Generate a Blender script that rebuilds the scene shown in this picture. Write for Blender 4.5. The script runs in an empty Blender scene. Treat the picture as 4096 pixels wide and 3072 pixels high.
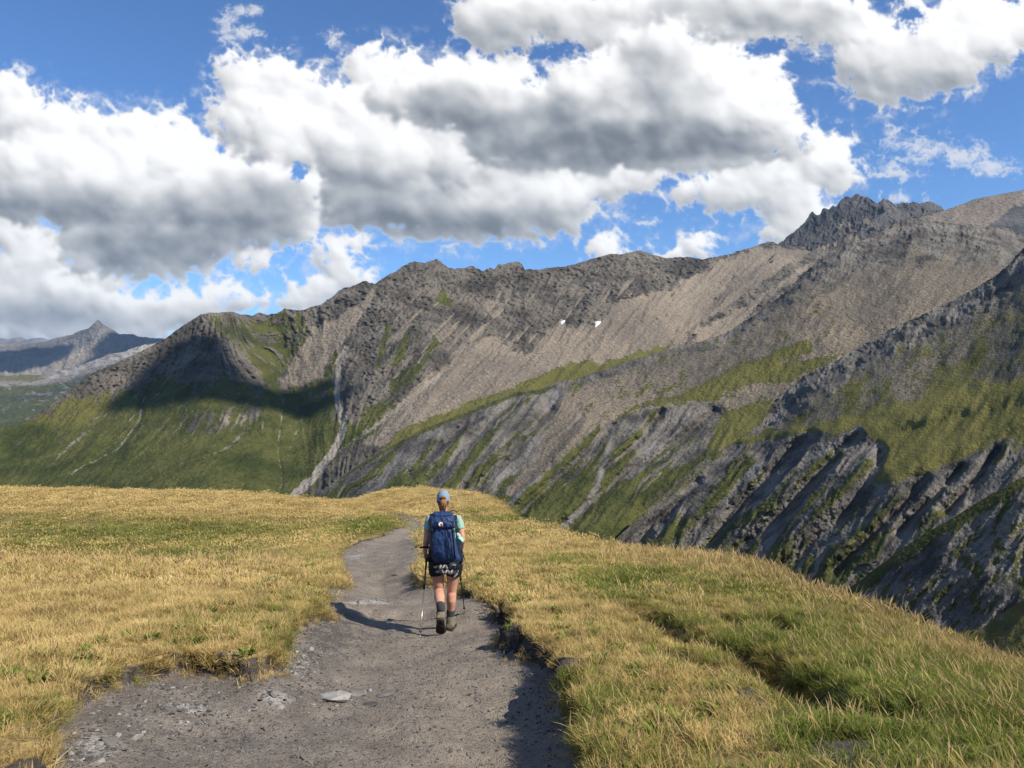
import bpy, bmesh, math, random
import numpy as np
from mathutils import Vector, Matrix

random.seed(7)
RNG = np.random.default_rng(11)
scene = bpy.context.scene
COL = scene.collection

# ------------------------------------------------------------------ camera, sky, sun, exposure
F = 3075.0            # focal length in photo pixels (photo is 4096 wide); camera eye at the origin, looking along +Y
CU, CV = 2048.0, 1536.0
cam = bpy.data.cameras.new("camera")
cam.sensor_width = 36.0
cam.lens = 36.0 * F / 4096.0
cam.clip_start = 0.05
cam.clip_end = 60000.0
camo = bpy.data.objects.new("camera", cam)
camo.rotation_euler = (math.radians(90), 0, 0)
COL.objects.link(camo)
scene.camera = camo

SUN_EL = math.radians(42.0)
SUN_SIDE = math.radians(30.0)      # the sun stands to the right, 30 degrees behind the camera
TO_SUN = Vector((math.cos(SUN_EL) * math.cos(SUN_SIDE), -math.cos(SUN_EL) * math.sin(SUN_SIDE), math.sin(SUN_EL)))
sun = bpy.data.lights.new("sun", 'SUN')
sun.energy = 5.0
sun.angle = math.radians(0.53)
sun.color = (1.0, 0.925, 0.80)
suno = bpy.data.objects.new("sun", sun)
suno.rotation_euler = (-TO_SUN).to_track_quat('-Z', 'Y').to_euler()
COL.objects.link(suno)

vs = scene.view_settings
vs.view_transform = 'Standard'
vs.look = 'None'
vs.gamma = 1.0
vs.use_curve_mapping = False
vs.exposure = 0.45
scene.cycles.use_denoising = True
scene.cycles.max_bounces = 6
scene.cycles.diffuse_bounces = 3
scene.cycles.volume_bounces = 0
scene.cycles.transparent_max_bounces = 8
scene.cycles.caustics_reflective = False
scene.cycles.caustics_refractive = False


class NT:
    """small helper for building node trees"""
    def __init__(self, tree):
        self.t = tree
        self.n = tree.nodes
        self.l = tree.links

    def node(self, kind, **kw):
        nd = self.n.new(kind)
        for k, v in kw.items():
            setattr(nd, k, v)
        return nd

    def put(self, sock, v):
        if isinstance(v, bpy.types.NodeSocket):
            self.l.new(v, sock)
        elif v is not None:
            if hasattr(sock.default_value, '__len__') and not hasattr(v, '__len__'):
                v = [v] * len(sock.default_value)
            if hasattr(sock.default_value, '__len__') and len(sock.default_value) == 4 and len(v) == 3:
                v = (*v, 1.0)
            sock.default_value = v

    def math(self, op, a, b=None, c=None, clamp=False):
        nd = self.node('ShaderNodeMath', operation=op, use_clamp=clamp)
        for s, v in zip(nd.inputs, (a, b, c)):
            self.put(s, v)
        return nd.outputs[0]

    def vec(self, op, a, b=None, c=None):
        nd = self.node('ShaderNodeVectorMath', operation=op)
        for s, v in zip(nd.inputs, (a, b, c)):
            self.put(s, v)
        return nd.outputs['Value'] if op in ('LENGTH', 'DOT_PRODUCT', 'DISTANCE') else nd.outputs[0]

    def noise(self, vec, scale, detail=4, rough=0.55, dist=0.0, lac=2.0, out=0):
        nd = self.node('ShaderNodeTexNoise')
        self.put(nd.inputs['Vector'], vec)
        self.put(nd.inputs['Scale'], scale)
        self.put(nd.inputs['Detail'], detail)
        self.put(nd.inputs['Roughness'], rough)
        self.put(nd.inputs['Distortion'], dist)
        self.put(nd.inputs['Lacunarity'], lac)
        return nd.outputs[out]

    def ramp(self, fac, a, b, lo=0.0, hi=1.0):
        nd = self.node('ShaderNodeMapRange', interpolation_type='SMOOTHSTEP')
        for i, v in enumerate((fac, a, b, lo, hi)):
            self.put(nd.inputs[i], v)
        return nd.outputs[0]

    def mix(self, fac, a, b, blend='MIX'):
        nd = self.node('ShaderNodeMix', data_type='RGBA', blend_type=blend)
        self.put(nd.inputs[0], fac)
        self.put(nd.inputs[6], a)
        self.put(nd.inputs[7], b)
        return nd.outputs[2]


# noise used by the sky and by the terrain
def _hash(ix, iy, seed):
    n = (ix * 374761393 + iy * 668265263 + seed * 974634777) & 0x7FFFFFFF
    n = ((n ^ (n >> 13)) * 1274126177) & 0x7FFFFFFF
    return (n ^ (n >> 16)) & 255


_ga = np.arange(256) * (2 * np.pi / 256)
_GX, _GY = np.cos(_ga).astype(np.float32), np.sin(_ga).astype(np.float32)


def perlin(x, y, seed=0):
    x = np.asarray(x, np.float32)
    y = np.asarray(y, np.float32)
    fx, fy = np.floor(x), np.floor(y)
    ix, iy = fx.astype(np.int64), fy.astype(np.int64)
    x = x - fx
    y = y - fy
    u = x * x * x * (x * (x * 6 - 15) + 10)
    v = y * y * y * (y * (y * 6 - 15) + 10)

    def g(dx, dy):
        h = _hash(ix + dx, iy + dy, seed)
        return _GX[h] * (x - dx) + _GY[h] * (y - dy)
    a = g(0, 0); b = g(1, 0); c = g(0, 1); d = g(1, 1)
    ab = a + u * (b - a)
    return (ab + v * ((c + u * (d - c)) - ab)) * 1.5


def fbm(x, y, octaves=5, seed=0, gain=0.5, lac=2.03):
    s, a, n = 0.0, 1.0, 0.0
    for o in range(octaves):
        s = s + a * perlin(x, y, seed + o * 17)
        n += a
        a *= gain
        x = x * lac + 13.7
        y = y * lac + 7.1
    return s / n


def ridged(x, y, octaves=4, seed=0, gain=0.5, lac=2.07):
    """0..1, sharp crests near 1"""
    s, a, n = 0.0, 1.0, 0.0
    for o in range(octaves):
        r = 1.0 - np.abs(perlin(x, y, seed + o * 31))
        s = s + a * r * r
        n += a
        a *= gain
        x = x * lac + 5.2
        y = y * lac + 9.4
    return s / n


def sstep(a, b, x):
    t = np.clip((x - a) / (b - a), 0, 1)
    return t * t * (3 - 2 * t)

# cumulus masses from the farthest to the nearest; centres and radii are view angles given as photo pixels
CLOUD_MASSES = [
    ([(40, 900, 130, 100), (120, 1000, 140, 120), (330, 1110, 150, 70), (100, 1180, 320, 130), (500, 1250, 420, 70), (250, 1310, 480, 70), (640, 1230, 130, 55), (880, 1200, 190, 55),
      (1180, 1200, 130, 38), (900, 985, 80, 40), (1010, 1030, 80, 65), (1340, 1035, 75, 75), (1410, 1110, 95, 50), (1270, 1150, 110, 50), (2420, 1000, 75, 55), (2660, 1015, 70, 35), (2810, 995, 70, 45), (1430, 960, 45, 28), (1300, 990, 40, 30)],
     [(200, 1240, 420, 90, 0.6), (600, 1290, 500, 45, 0.5), (60, 1090, 200, 60, 0.4), (900, 1240, 300, 35, 0.4)]),
    ([(945, 300, 85, 95), (1010, 360, 90, 80), (1130, 345, 105, 105), (1240, 390, 110, 110), (1480, 275, 95, 105), (1570, 300, 95, 100), (1680, 325, 95, 95), (1790, 320, 85, 95), (1900, 330, 105, 100), (2060, 275, 75, 80), (980, 480, 140, 120), (1180, 560, 280, 190),
      (1500, 560, 350, 230), (1900, 560, 380, 220), (1480, 770, 260, 150), (1760, 830, 300, 130), (2100, 800, 300, 150), (2220, 880, 160, 60), (2400, 700, 230, 100), (2560, 690, 120, 60), (1900, 900, 200, 70),
      (2900, 770, 210, 80), (3060, 690, 220, 90), (3150, 790, 120, 90), (3190, 880, 110, 70), (3120, 935, 65, 45), (3290, 630, 120, 105), (3350, 700, 85, 55)],
     [(1500, 830, 330, 130, 0.75), (1850, 900, 380, 80, 0.85), (2150, 840, 260, 70, 0.4), (1350, 700, 220, 110, 0.4), (1250, 400, 90, 60, 0.25), (2950, 800, 250, 45, 0.25)]),
    ([(1950, 60, 140, 120), (2030, 160, 130, 65), (2150, 40, 200, 90), (2420, 90, 230, 130), (2750, 50, 400, 130), (3150, 40, 330, 90), (3330, 110, 200, 70), (3660, 220, 300, 160), (3850, 130, 250, 150), (3560, 340, 165, 75), (3500, 250, 180, 105), (3960, 90, 180, 110), (3050, 130, 180, 60)],
     [(2040, 130, 170, 120, 0.6), (2900, 40, 420, 100, 0.6), (3250, 90, 250, 60, 0.4), (3700, 340, 260, 60, 0.35), (2350, 60, 150, 90, 0.3)]),
    ([(1620, 400, 150, 90), (1800, 400, 210, 110), (2030, 430, 250, 120), (2150, 560, 320, 120), (2450, 570, 380, 120), (2450, 400, 260, 200), (2650, 260, 200, 170), (2800, 400, 240, 210), (2950, 300, 180, 120), (3010, 430, 190, 150), (3050, 550, 190, 90), (3170, 560, 80, 70), (2750, 620, 280, 60), (2330, 310, 120, 100)],
     [(1800, 420, 260, 120, 0.9), (2100, 540, 330, 150, 0.85), (2450, 590, 430, 110, 1.0), (2620, 330, 190, 260, 0.75), (2850, 590, 300, 80, 0.7), (2250, 450, 200, 90, 0.5)]),
    ([(30, 430, 115, 130), (167, 520, 125, 130), (315, 545, 115, 125), (500, 560, 125, 125), (690, 575, 120, 120), (800, 640, 100, 95), (250, 720, 380, 190), (620, 760, 340, 180), (900, 700, 120, 60), (960, 790, 280, 150), (1160, 760, 120, 90), (1020, 890, 250, 110), (620, 960, 380, 120), (560, 1040, 330, 75), (1150, 850, 110, 90)],
     [(1000, 800, 330, 140, 0.75), (620, 1000, 420, 110, 1.0), (950, 900, 350, 110, 0.8), (450, 860, 380, 110, 0.6), (120, 790, 300, 100, 0.45), (1130, 780, 140, 80, 0.6)])]
CLOUD_WISPS = [(3650, 600, 200, 95), (3560, 690, 160, 60), (3850, 620, 150, 75), (3980, 670, 140, 50), (3560, 530, 60, 40),
         (1333, 155, 60, 50), (900, 100, 60, 90), (1300, 240, 40, 40), (1117, 196, 30, 25), (985, 130, 85, 40), (990, 40, 70, 30),
         (1445, 960, 60, 35), (1545, 985, 45, 28), (2470, 865, 70, 34), (2590, 885, 65, 28), (1330, 870, 110, 45),
         (3610, 790, 120, 40), (2430, 930, 60, 25)]
CLOUD_GAPS = [(3640, 65, 60, 70), (2225, 205, 90, 55), (3070, 190, 110, 35), (3250, 260, 90, 55), (1200, 690, 40, 35)]


def blur(a, r):
    """three box passes, close to a gaussian of sigma r (in cells)"""
    k = max(1, int(round(r)))
    for _ in range(3):
        for ax in (0, 1):
            p = np.pad(a, [(k + 1, k) if i == ax else (0, 0) for i in (0, 1)], mode='edge')
            c = np.cumsum(p, axis=ax, dtype=np.float64)
            n = a.shape[ax]
            hi = np.take(c, np.arange(2 * k + 1, 2 * k + 1 + n), axis=ax)
            lo = np.take(c, np.arange(0, n), axis=ax)
            a = ((hi - lo) / (2 * k + 1)).astype(np.float32)
    return a


SKY_U0, SKY_U1, SKY_V0, SKY_V1, SKY_STEP = -1300.0, 5400.0, -1100.0, 1560.0, 3.4


def cloud_field():
    """Cumulus grown as heaps of ever smaller puffs, mass behind mass; returns brightness and cover on a grid of view angles."""
    rng = np.random.default_rng(5)
    cols = np.arange(SKY_U0, SKY_U1, SKY_STEP)
    rows = np.arange(SKY_V0, SKY_V1, SKY_STEP)
    U, V = np.meshgrid(cols.astype(np.float32), rows.astype(np.float32))
    n1 = fbm(U / 120, V / 90, 6, 205, 0.6)
    n2 = fbm(U / 40, V / 34, 5, 206, 0.62)
    n3 = fbm(U / 15, V / 13, 3, 207, 0.6)
    def turb(x, y, octv, seed, gain):
        s_, a_, n_ = 0.0, 1.0, 0.0
        for o in range(octv):
            s_ = s_ + a_ * np.abs(perlin(x, y, seed + o * 13))
            n_ += a_
            a_ *= gain
            x, y = x * 2.05 + 3.1, y * 2.05 + 8.7
        return s_ / n_
    puffy = 0.30 - turb(U / 105 + 0.3 * n1, V / 95 + 0.3 * n1, 5, 221, 0.60)
    wu = fbm(U / 80, V / 80, 6, 201, 0.66) * 42 / SKY_STEP
    wv = fbm(U / 80, V / 80, 6, 251, 0.66) * 42 / SKY_STEP
    jj, ii = np.indices(U.shape)
    JJ = np.clip((jj + wv).round().astype(np.int32), 0, U.shape[0] - 1)
    II = np.clip((ii + wu).round().astype(np.int32), 0, U.shape[1] - 1)
    B = np.full(U.shape, 0.9, np.float32)
    Acc = np.zeros(U.shape, np.float32)

    def mass(heaps, bases):
        nonlocal B, Acc
        H = np.full(U.shape, -60.0, np.float32)

        def dome(u, v, rx, ry, rz, z):
            i0, i1 = int((u - rx - SKY_U0) / SKY_STEP), int((u + rx - SKY_U0) / SKY_STEP) + 2
            j0, j1 = int((v - ry - SKY_V0) / SKY_STEP), int((v + ry - SKY_V0) / SKY_STEP) + 2
            i0, j0 = max(i0, 0), max(j0, 0)
            if i1 <= i0 or j1 <= j0 or i0 >= H.shape[1] or j0 >= H.shape[0]:
                return
            q = 1 - ((U[j0:j1, i0:i1] - u) / rx) ** 2 - ((V[j0:j1, i0:i1] - v) / ry) ** 2
            h = np.where(q > 0, z + rz * np.sqrt(np.maximum(q, 0)), -60)
            np.maximum(H[j0:j1, i0:i1], h, out=H[j0:j1, i0:i1])

        def grow(u, v, ru, rv, z, level):
            r = min(ru, rv)
            n = (int(9 + 7 * max(ru, rv) / r), 8, 6)[level]
            for _ in range(n):
                a = rng.uniform(0, 2 * math.pi)
                rho = rng.uniform(0.45, 0.97)
                du, dv = math.cos(a) * rho, math.sin(a) * rho
                if dv > 0.35 and level == 0:
                    dv *= 0.8
                cr = r * rng.uniform(0.22, 0.46)
                if cr < 5:
                    continue
                cu_, cv_ = u + du * (ru - cr * 0.35), v + dv * (rv - cr * 0.35)
                cz = z + r * math.sqrt(max(0, 1 - rho * rho)) * 0.62
                dome(cu_, cv_, cr, cr * rng.uniform(0.8, 1.0), cr, cz)
                if level < 2:
                    grow(cu_, cv_, cr, cr, cz, level + 1)
        for (u, v, ru, rv) in heaps:
            dome(u, v, ru, rv, min(ru, rv) * 0.8, 0.0)
            grow(u, v, ru, rv, 0.0, 0)
        H = H[JJ, II]
        cover = (H > -50).astype(np.float32)
        thick = blur(cover, 3)
        wide = blur(cover, 13)
        halo = blur(cover, 34)
        edge = 0.55 * thick + 0.45 * wide
        fray = 1 - sstep(0.7, 1.0, wide)
        alpha = sstep(0.16, 0.80, edge + fray * (2.3 * puffy + 0.40 * n1 + 0.10 * n2)) * sstep(0.02, 0.22, wide)
        alpha = np.maximum(alpha, 0.40 * sstep(0.15, 0.75, halo + 0.7 * n1 + 0.35 * n2 - 0.10) * sstep(0.03, 0.30, halo))
        Hs = np.maximum(H, -20) + (16 + 40 * blur(fray, 4)) * puffy
        f1 = blur(Hs, 1) * 0.3 + blur(Hs, 5) * 0.7
        gy, gx = np.gradient(f1, SKY_STEP)
        lit = (-gx * 0.50 + gy * 0.74 + 0.46) / np.sqrt(gx * gx + gy * gy + 1)
        gy, gx = np.gradient(blur(Hs, 20), SKY_STEP)
        lit2 = (-gx * 0.45 + gy * 0.85 + 0.5) / np.sqrt(gx * gx + gy * gy + 1)
        dk = np.zeros_like(U)
        for (u, v, ru, rv, k) in bases:
            q = np.hypot((U - u) / ru, (V - v) / rv) + 0.50 * n1 - 0.5 * puffy
            dk = 1 - (1 - dk) * (1 - 0.74 * k * sstep(1.35, 0.2, q))
        dk = blur(dk, 4) * sstep(0.25, 0.95, wide)
        b = 0.955 + 0.25 * (lit - 0.50) * (1 - 0.75 * dk) + 0.20 * (lit2 - 0.50) + 0.05 * n1 + 0.03 * n2
        b = b - 0.49 * dk + 0.10 * n1 * dk
        b = np.clip(b, 0.40, 1.03)
        B = B * (1 - alpha) + b * alpha
        Acc = 1 - (1 - Acc) * (1 - alpha)
    outer = []
    for _ in range(34):        # the broken deck goes on beyond the picture, thinned to lower ambient light
        u, v = rng.uniform(SKY_U0, SKY_U1), rng.uniform(SKY_V0, 1350)
        if -250 < u < 4350 and v > -250:
            continue
        ru = rng.uniform(90, 330)
        outer.append((u, v, ru, ru * rng.uniform(0.4, 0.7)))
    mass(outer, [(u, v + 0.4 * rv, ru, rv * 0.6, 0.6) for u, v, ru, rv in outer])
    # thin torn scraps
    ws = np.full(U.shape, 9.0, np.float32)
    for (u, v, ru, rv) in CLOUD_WISPS:
        ws = np.minimum(ws, np.hypot((U - u) / ru, (V - v) / rv))
    fil = ridged(U / 95 + n2 * 0.7, V / 70 + n1 * 1.0, 5, 208, 0.6) - 0.62
    scraps = sstep(0.0, 0.8, (1.0 - ws) * 0.75 + fil * 1.5 + 0.35 * n1 + 0.15 * n3) * sstep(1.45, 0.75, ws)
    B = B * (1 - scraps) + 0.90 * scraps
    Acc = np.maximum(Acc, 0.75 * scraps)
    for heaps, bases in CLOUD_MASSES:
        mass(heaps, bases)
    gap = np.full(U.shape, 9.0, np.float32)
    for (u, v, ru, rv) in CLOUD_GAPS:
        gap = np.minimum(gap, np.hypot((U - u) / ru, (V - v) / rv) + 1.1 * n1 + 0.7 * n2 + 0.3 * n3)
    Acc = Acc * (1 - sstep(1.15, 0.55, gap))
    return blur(B, 0.6), Acc


def build_world():
    w = bpy.data.worlds.new("World")
    scene.world = w
    w.use_nodes = True
    t = NT(w.node_tree)
    t.n.clear()
    sky = t.node('ShaderNodeTexSky', sky_type='NISHITA')
    sky.sun_disc = False
    sky.sun_elevation = SUN_EL
    sky.sun_rotation = math.atan2(TO_SUN.x, TO_SUN.y)
    sky.altitude = 2400
    sky.air_density = 1.0
    sky.dust_density = 0.6
    sky.ozone_density = 1.2
    b, a = cloud_field()
    img = bpy.data.images.new("cloud field", b.shape[1], b.shape[0], alpha=False, float_buffer=True)
    img.colorspace_settings.name = 'Non-Color'
    px = np.ones((*b.shape, 4), np.float32)
    px[..., 0] = b
    px[..., 1] = a
    img.pixels.foreach_set(px[::-1].ravel())
    tc = t.node('ShaderNodeTexCoord')
    d = tc.outputs['Generated']
    sep = t.node('ShaderNodeSeparateXYZ')
    t.put(sep.inputs[0], d)
    fy = t.math('MAXIMUM', sep.outputs[1], 0.05)
    pu = t.math('MULTIPLY_ADD', t.math('DIVIDE', sep.outputs[0], fy), F / (SKY_U1 - SKY_U0), (CU - SKY_U0) / (SKY_U1 - SKY_U0))
    pv = t.math('MULTIPLY_ADD', t.math('DIVIDE', sep.outputs[2], fy), F / (SKY_V1 - SKY_V0), (SKY_V1 - CV) / (SKY_V1 - SKY_V0))
    cb = t.node('ShaderNodeCombineXYZ')
    t.put(cb.inputs[0], pu)
    t.put(cb.inputs[1], pv)
    tex = t.node('ShaderNodeTexImage', image=img, extension='EXTEND', interpolation='Cubic')
    t.put(tex.inputs[0], cb.outputs[0])
    sc = t.node('ShaderNodeSeparateColor')
    t.put(sc.inputs[0], tex.outputs[0])
    # beyond the field plain soft cumulus, kept sparse so less sky light falls
    f = t.noise(d, 3.4, 3, 0.55)
    wide_a = t.ramp(f, 0.56, 0.68)
    wide_b = t.ramp(f, 0.56, 0.75, 0.95, 0.60)
    edge = t.math('MAXIMUM', t.ramp(t.math('ABSOLUTE', t.math('SUBTRACT', pu, 0.5)), 0.40, 0.48), t.ramp(pv, 0.88, 0.97))
    edge = t.math('MAXIMUM', edge, t.ramp(sep.outputs[1], 0.30, 0.15))
    mf = t.node('ShaderNodeMix', data_type='FLOAT')
    for i, v in enumerate((edge, sc.outputs[1], wide_a)):
        t.put(mf.inputs[(0, 2, 3)[i]], v)
    mb = t.node('ShaderNodeMix', data_type='FLOAT')
    for i, v in enumerate((edge, sc.outputs[0], wide_b)):
        t.put(mb.inputs[(0, 2, 3)[i]], v)
    alpha, bright = mf.outputs[0], mb.outputs[0]
    ccol = t.mix(t.ramp(bright, 0.3, 0.9), (0.84, 0.94, 1.06), (1.0, 1.0, 1.0))
    cs = t.node('ShaderNodeVectorMath', operation='SCALE')
    t.put(cs.inputs[0], ccol)
    t.put(cs.inputs['Scale'], t.math('MULTIPLY', t.math('POWER', bright, 1.6), CLOUD_GAIN))
    skyc = t.mix(1.0, sky.outputs[0], SKY_TINT, 'MULTIPLY')
    above = t.ramp(sep.outputs[2], -0.02, 0.0)
    col = t.mix(t.math('MULTIPLY', t.math('MULTIPLY', alpha, 0.98), above), skyc, cs.outputs[0])
    bg = t.node('ShaderNodeBackground')
    t.put(bg.inputs[0], col)
    bg.inputs[1].default_value = SKY_STRENGTH
    out = t.node('ShaderNodeOutputWorld')
    t.l.new(bg.outputs[0], out.inputs[0])


SKY_STRENGTH = 0.10
CLOUD_GAIN = 7.6
SKY_TINT = (0.64, 0.93, 1.24)
build_world()


def line_at(pts, u):
    p = np.array(pts, float)
    return np.interp(u, p[:, 0], p[:, 1])


def seg_dist(U, V, pts, closed=False):
    """distance from grid points to a polyline"""
    p = np.array(pts, np.float32)
    if closed:
        p = np.vstack([p, p[:1]])
    best = np.full(U.shape, 1e9, np.float32)
    for (x0, y0), (x1, y1) in zip(p[:-1], p[1:]):
        dx, dy = x1 - x0, y1 - y0
        L = dx * dx + dy * dy + 1e-9
        t = np.clip(((U - x0) * dx + (V - y0) * dy) / L, 0, 1)
        best = np.minimum(best, (U - x0 - t * dx) ** 2 + (V - y0 - t * dy) ** 2)
    return np.sqrt(best)


def inside(U, V, pts):
    p = np.array(pts, np.float32)
    r = np.zeros(U.shape, bool)
    q = np.roll(p, 1, axis=0)
    for (x0, y0), (x1, y1) in zip(p, q):
        if y0 == y1:
            continue
        c = ((y0 > V) != (y1 > V)) & (U < (x1 - x0) * (V - y0) / (y1 - y0) + x0)
        r ^= c
    return r


def poly_sd(U, V, pts):
    d = seg_dist(U, V, pts, True)
    return np.where(inside(U, V, pts), -d, d)


def poly_mask(U, V, pts, soft=14.0, wob=18.0, seed=3, sc=45.0):
    sd = poly_sd(U, V, pts) + wob * fbm(U / sc, V / sc, 5, seed, 0.62) * 1.8
    return sstep(soft, -soft, sd)


def streak(U, V, pts, w0, w1, seed=5, wob=0.5, soft=0.5):
    """a band along a polyline whose width runs from w0 to w1 (photo pixels)"""
    p = np.array(pts, np.float32)
    L = np.concatenate([[0], np.cumsum(np.hypot(np.diff(p[:, 0]), np.diff(p[:, 1])))])
    best = np.full(U.shape, 1e9, np.float32)
    for i in range(len(p) - 1):
        x0, y0 = p[i]
        dx, dy = p[i + 1] - p[i]
        tt = np.clip(((U - x0) * dx + (V - y0) * dy) / (dx * dx + dy * dy + 1e-9), 0, 1)
        w = w0 + (w1 - w0) * (L[i] + tt * (L[i + 1] - L[i])) / L[-1]
        best = np.minimum(best, np.hypot(U - x0 - tt * dx, V - y0 - tt * dy) / w)
    best = best + wob * fbm(U / 22, V / 22, 4, seed, 0.6) * 2
    return sstep(1 + soft, 1 - soft, best)


# ------------------------------------------------------------------ meshes
def link(o, parent=None):
    COL.objects.link(o)
    if parent is not None:
        o.parent = parent
    return o


def tag(o, label=None, cat=None, group=None, kind=None):
    if label:
        o["label"] = label
    if cat:
        o["category"] = cat
    if group:
        o["group"] = group
    if kind:
        o["kind"] = kind
    return o


def mesh_np(name, verts, quads, mat, parent=None, smooth=True, attrs=None, tris=False):
    me = bpy.data.meshes.new(name)
    verts = np.ascontiguousarray(verts, np.float32)
    quads = np.ascontiguousarray(quads, np.int32)
    k = quads.shape[1]
    me.vertices.add(len(verts))
    me.vertices.foreach_set("co", verts.ravel())
    me.loops.add(quads.size)
    me.loops.foreach_set("vertex_index", quads.ravel())
    me.polygons.add(len(quads))
    me.polygons.foreach_set("loop_start", np.arange(0, quads.size, k, dtype=np.int32))
    if smooth:
        me.polygons.foreach_set("use_smooth", np.ones(len(quads), bool))
    me.update(calc_edges=True)
    if attrs:
        for an, data in attrs.items():
            a = me.attributes.new(an, 'FLOAT_COLOR', 'POINT')
            a.data.foreach_set("color", np.ascontiguousarray(data, np.float32).ravel())
    if mat:
        me.materials.append(mat)
    o = bpy.data.objects.new(name, me)
    return link(o, parent)


def grid_quads(nr, nc):
    i = np.arange(nr * nc).reshape(nr, nc)
    return np.stack([i[:-1, :-1], i[1:, :-1], i[1:, 1:], i[:-1, 1:]], -1).reshape(-1, 4)


def unproject(U, V, D):
    return np.stack([(U - CU) / F * D, D, (CV - V) / F * D], -1)


def smooth_cols(y, k):
    ker = np.hanning(k + 2)[1:-1]
    ker /= ker.sum()
    return np.convolve(np.pad(y, k // 2, mode='edge'), ker, 'valid')


def depth_table(us, rows, cols, S):
    """rows: list of (fraction, [D at us]); smooth in both directions; returns depth in metres"""
    fr = np.array([r[0] for r in rows], float)
    tab = np.stack([smooth_cols(np.interp(cols, us, np.log(np.array(r[1], float))), 61) for r in rows])
    m = np.gradient(tab, fr, axis=0)            # cubic hermite down each column
    i = np.clip(np.searchsorted(fr, S) - 1, 0, len(fr) - 2)
    jj = np.broadcast_to(np.arange(len(cols)), S.shape)
    h = fr[i + 1] - fr[i]
    t = (S - fr[i]) / h
    out = ((2 * t ** 3 - 3 * t ** 2 + 1) * tab[i, jj] + (t ** 3 - 2 * t ** 2 + t) * h * m[i, jj]
           + (-2 * t ** 3 + 3 * t ** 2) * tab[i + 1, jj] + (t ** 3 - t ** 2) * h * m[i + 1, jj])
    return np.exp(out)


def mountain(name, u0, u1, du, top, bottom, nrows, us, rows, relief, masks, mat, jag=4.0, jag_len=14.0, seed=1, jag_mask=None, jag_fine=1.0):
    """Terrain sheet in true 3D: a ridge line, a face that comes down towards the viewer, and the slope behind the ridge."""
    cols = np.arange(u0, u1 + du, du, dtype=float)
    s = np.linspace(0, 1, nrows) ** 1.08
    U, S = np.meshgrid(cols, s)
    tv = line_at(top, cols)
    j = (ridged(cols / (jag_len * 5), cols * 0 + seed * 3.3, 5, seed, 0.6 * jag_fine) - 0.55) * -3.4 * jag
    if jag_mask is not None:
        j = j * line_at(jag_mask, cols)
    bv = line_at(bottom, cols)
    bv = np.maximum(bv, tv + 10)
    V = tv + (bv - tv) * S
    V = V + j * np.exp(-(V - tv) / (3.0 * abs(jag) + 6.0))
    ks = int(360 / du) | 1
    ts, bs_ = smooth_cols(tv, ks), smooth_cols(bv, ks)
    SE = np.clip((V - ts) / np.maximum(bs_ - ts, 10), -0.15, 1.15)
    D = depth_table(us, rows, cols, SE)
    M = masks(U, V, tv)
    D = D * (1.0 + relief(U, V, tv, M) / F)
    P = unproject(U, V, D)
    back = []
    bm_ = []
    r0 = P[0]
    dirv = r0 / np.linalg.norm(r0[:, :2], axis=1)[:, None]
    for kk in (5, 4, 3, 2, 1):
        step = D[0].mean() * 0.02 * kk ** 1.5
        q = r0.copy()
        q[:, 0] += dirv[:, 0] * step
        q[:, 1] += dirv[:, 1] * step
        q[:, 2] -= step * 0.75 + 0.2 * step * fbm(cols / 40, cols * 0 + kk, 4, seed + 5)
        q[:, 2] = np.maximum(q[:, 2], -325.0 - 0.4 * kk)
        back.append(q)
        bm_.append(M[0])
    P = np.concatenate([np.stack(back), P])
    M = np.concatenate([np.stack(bm_), M])
    nr, nc = P.shape[:2]
    o = mesh_np(name, P.reshape(-1, 3), grid_quads(nr, nc), mat, attrs={"cover": M.reshape(-1, 4)})
    tag(o, kind="structure")
    return o


def mat_new(name):
    m = bpy.data.materials.new(name)
    m.use_nodes = True
    t = NT(m.node_tree)
    t.n.clear()
    bs = t.node('ShaderNodeBsdfPrincipled')
    out = t.node('ShaderNodeOutputMaterial')
    t.l.new(bs.outputs[0], out.inputs[0])
    bs.inputs['Specular IOR Level'].default_value = 0.25
    bs.inputs['Roughness'].default_value = 0.9
    return m, t, bs


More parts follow.
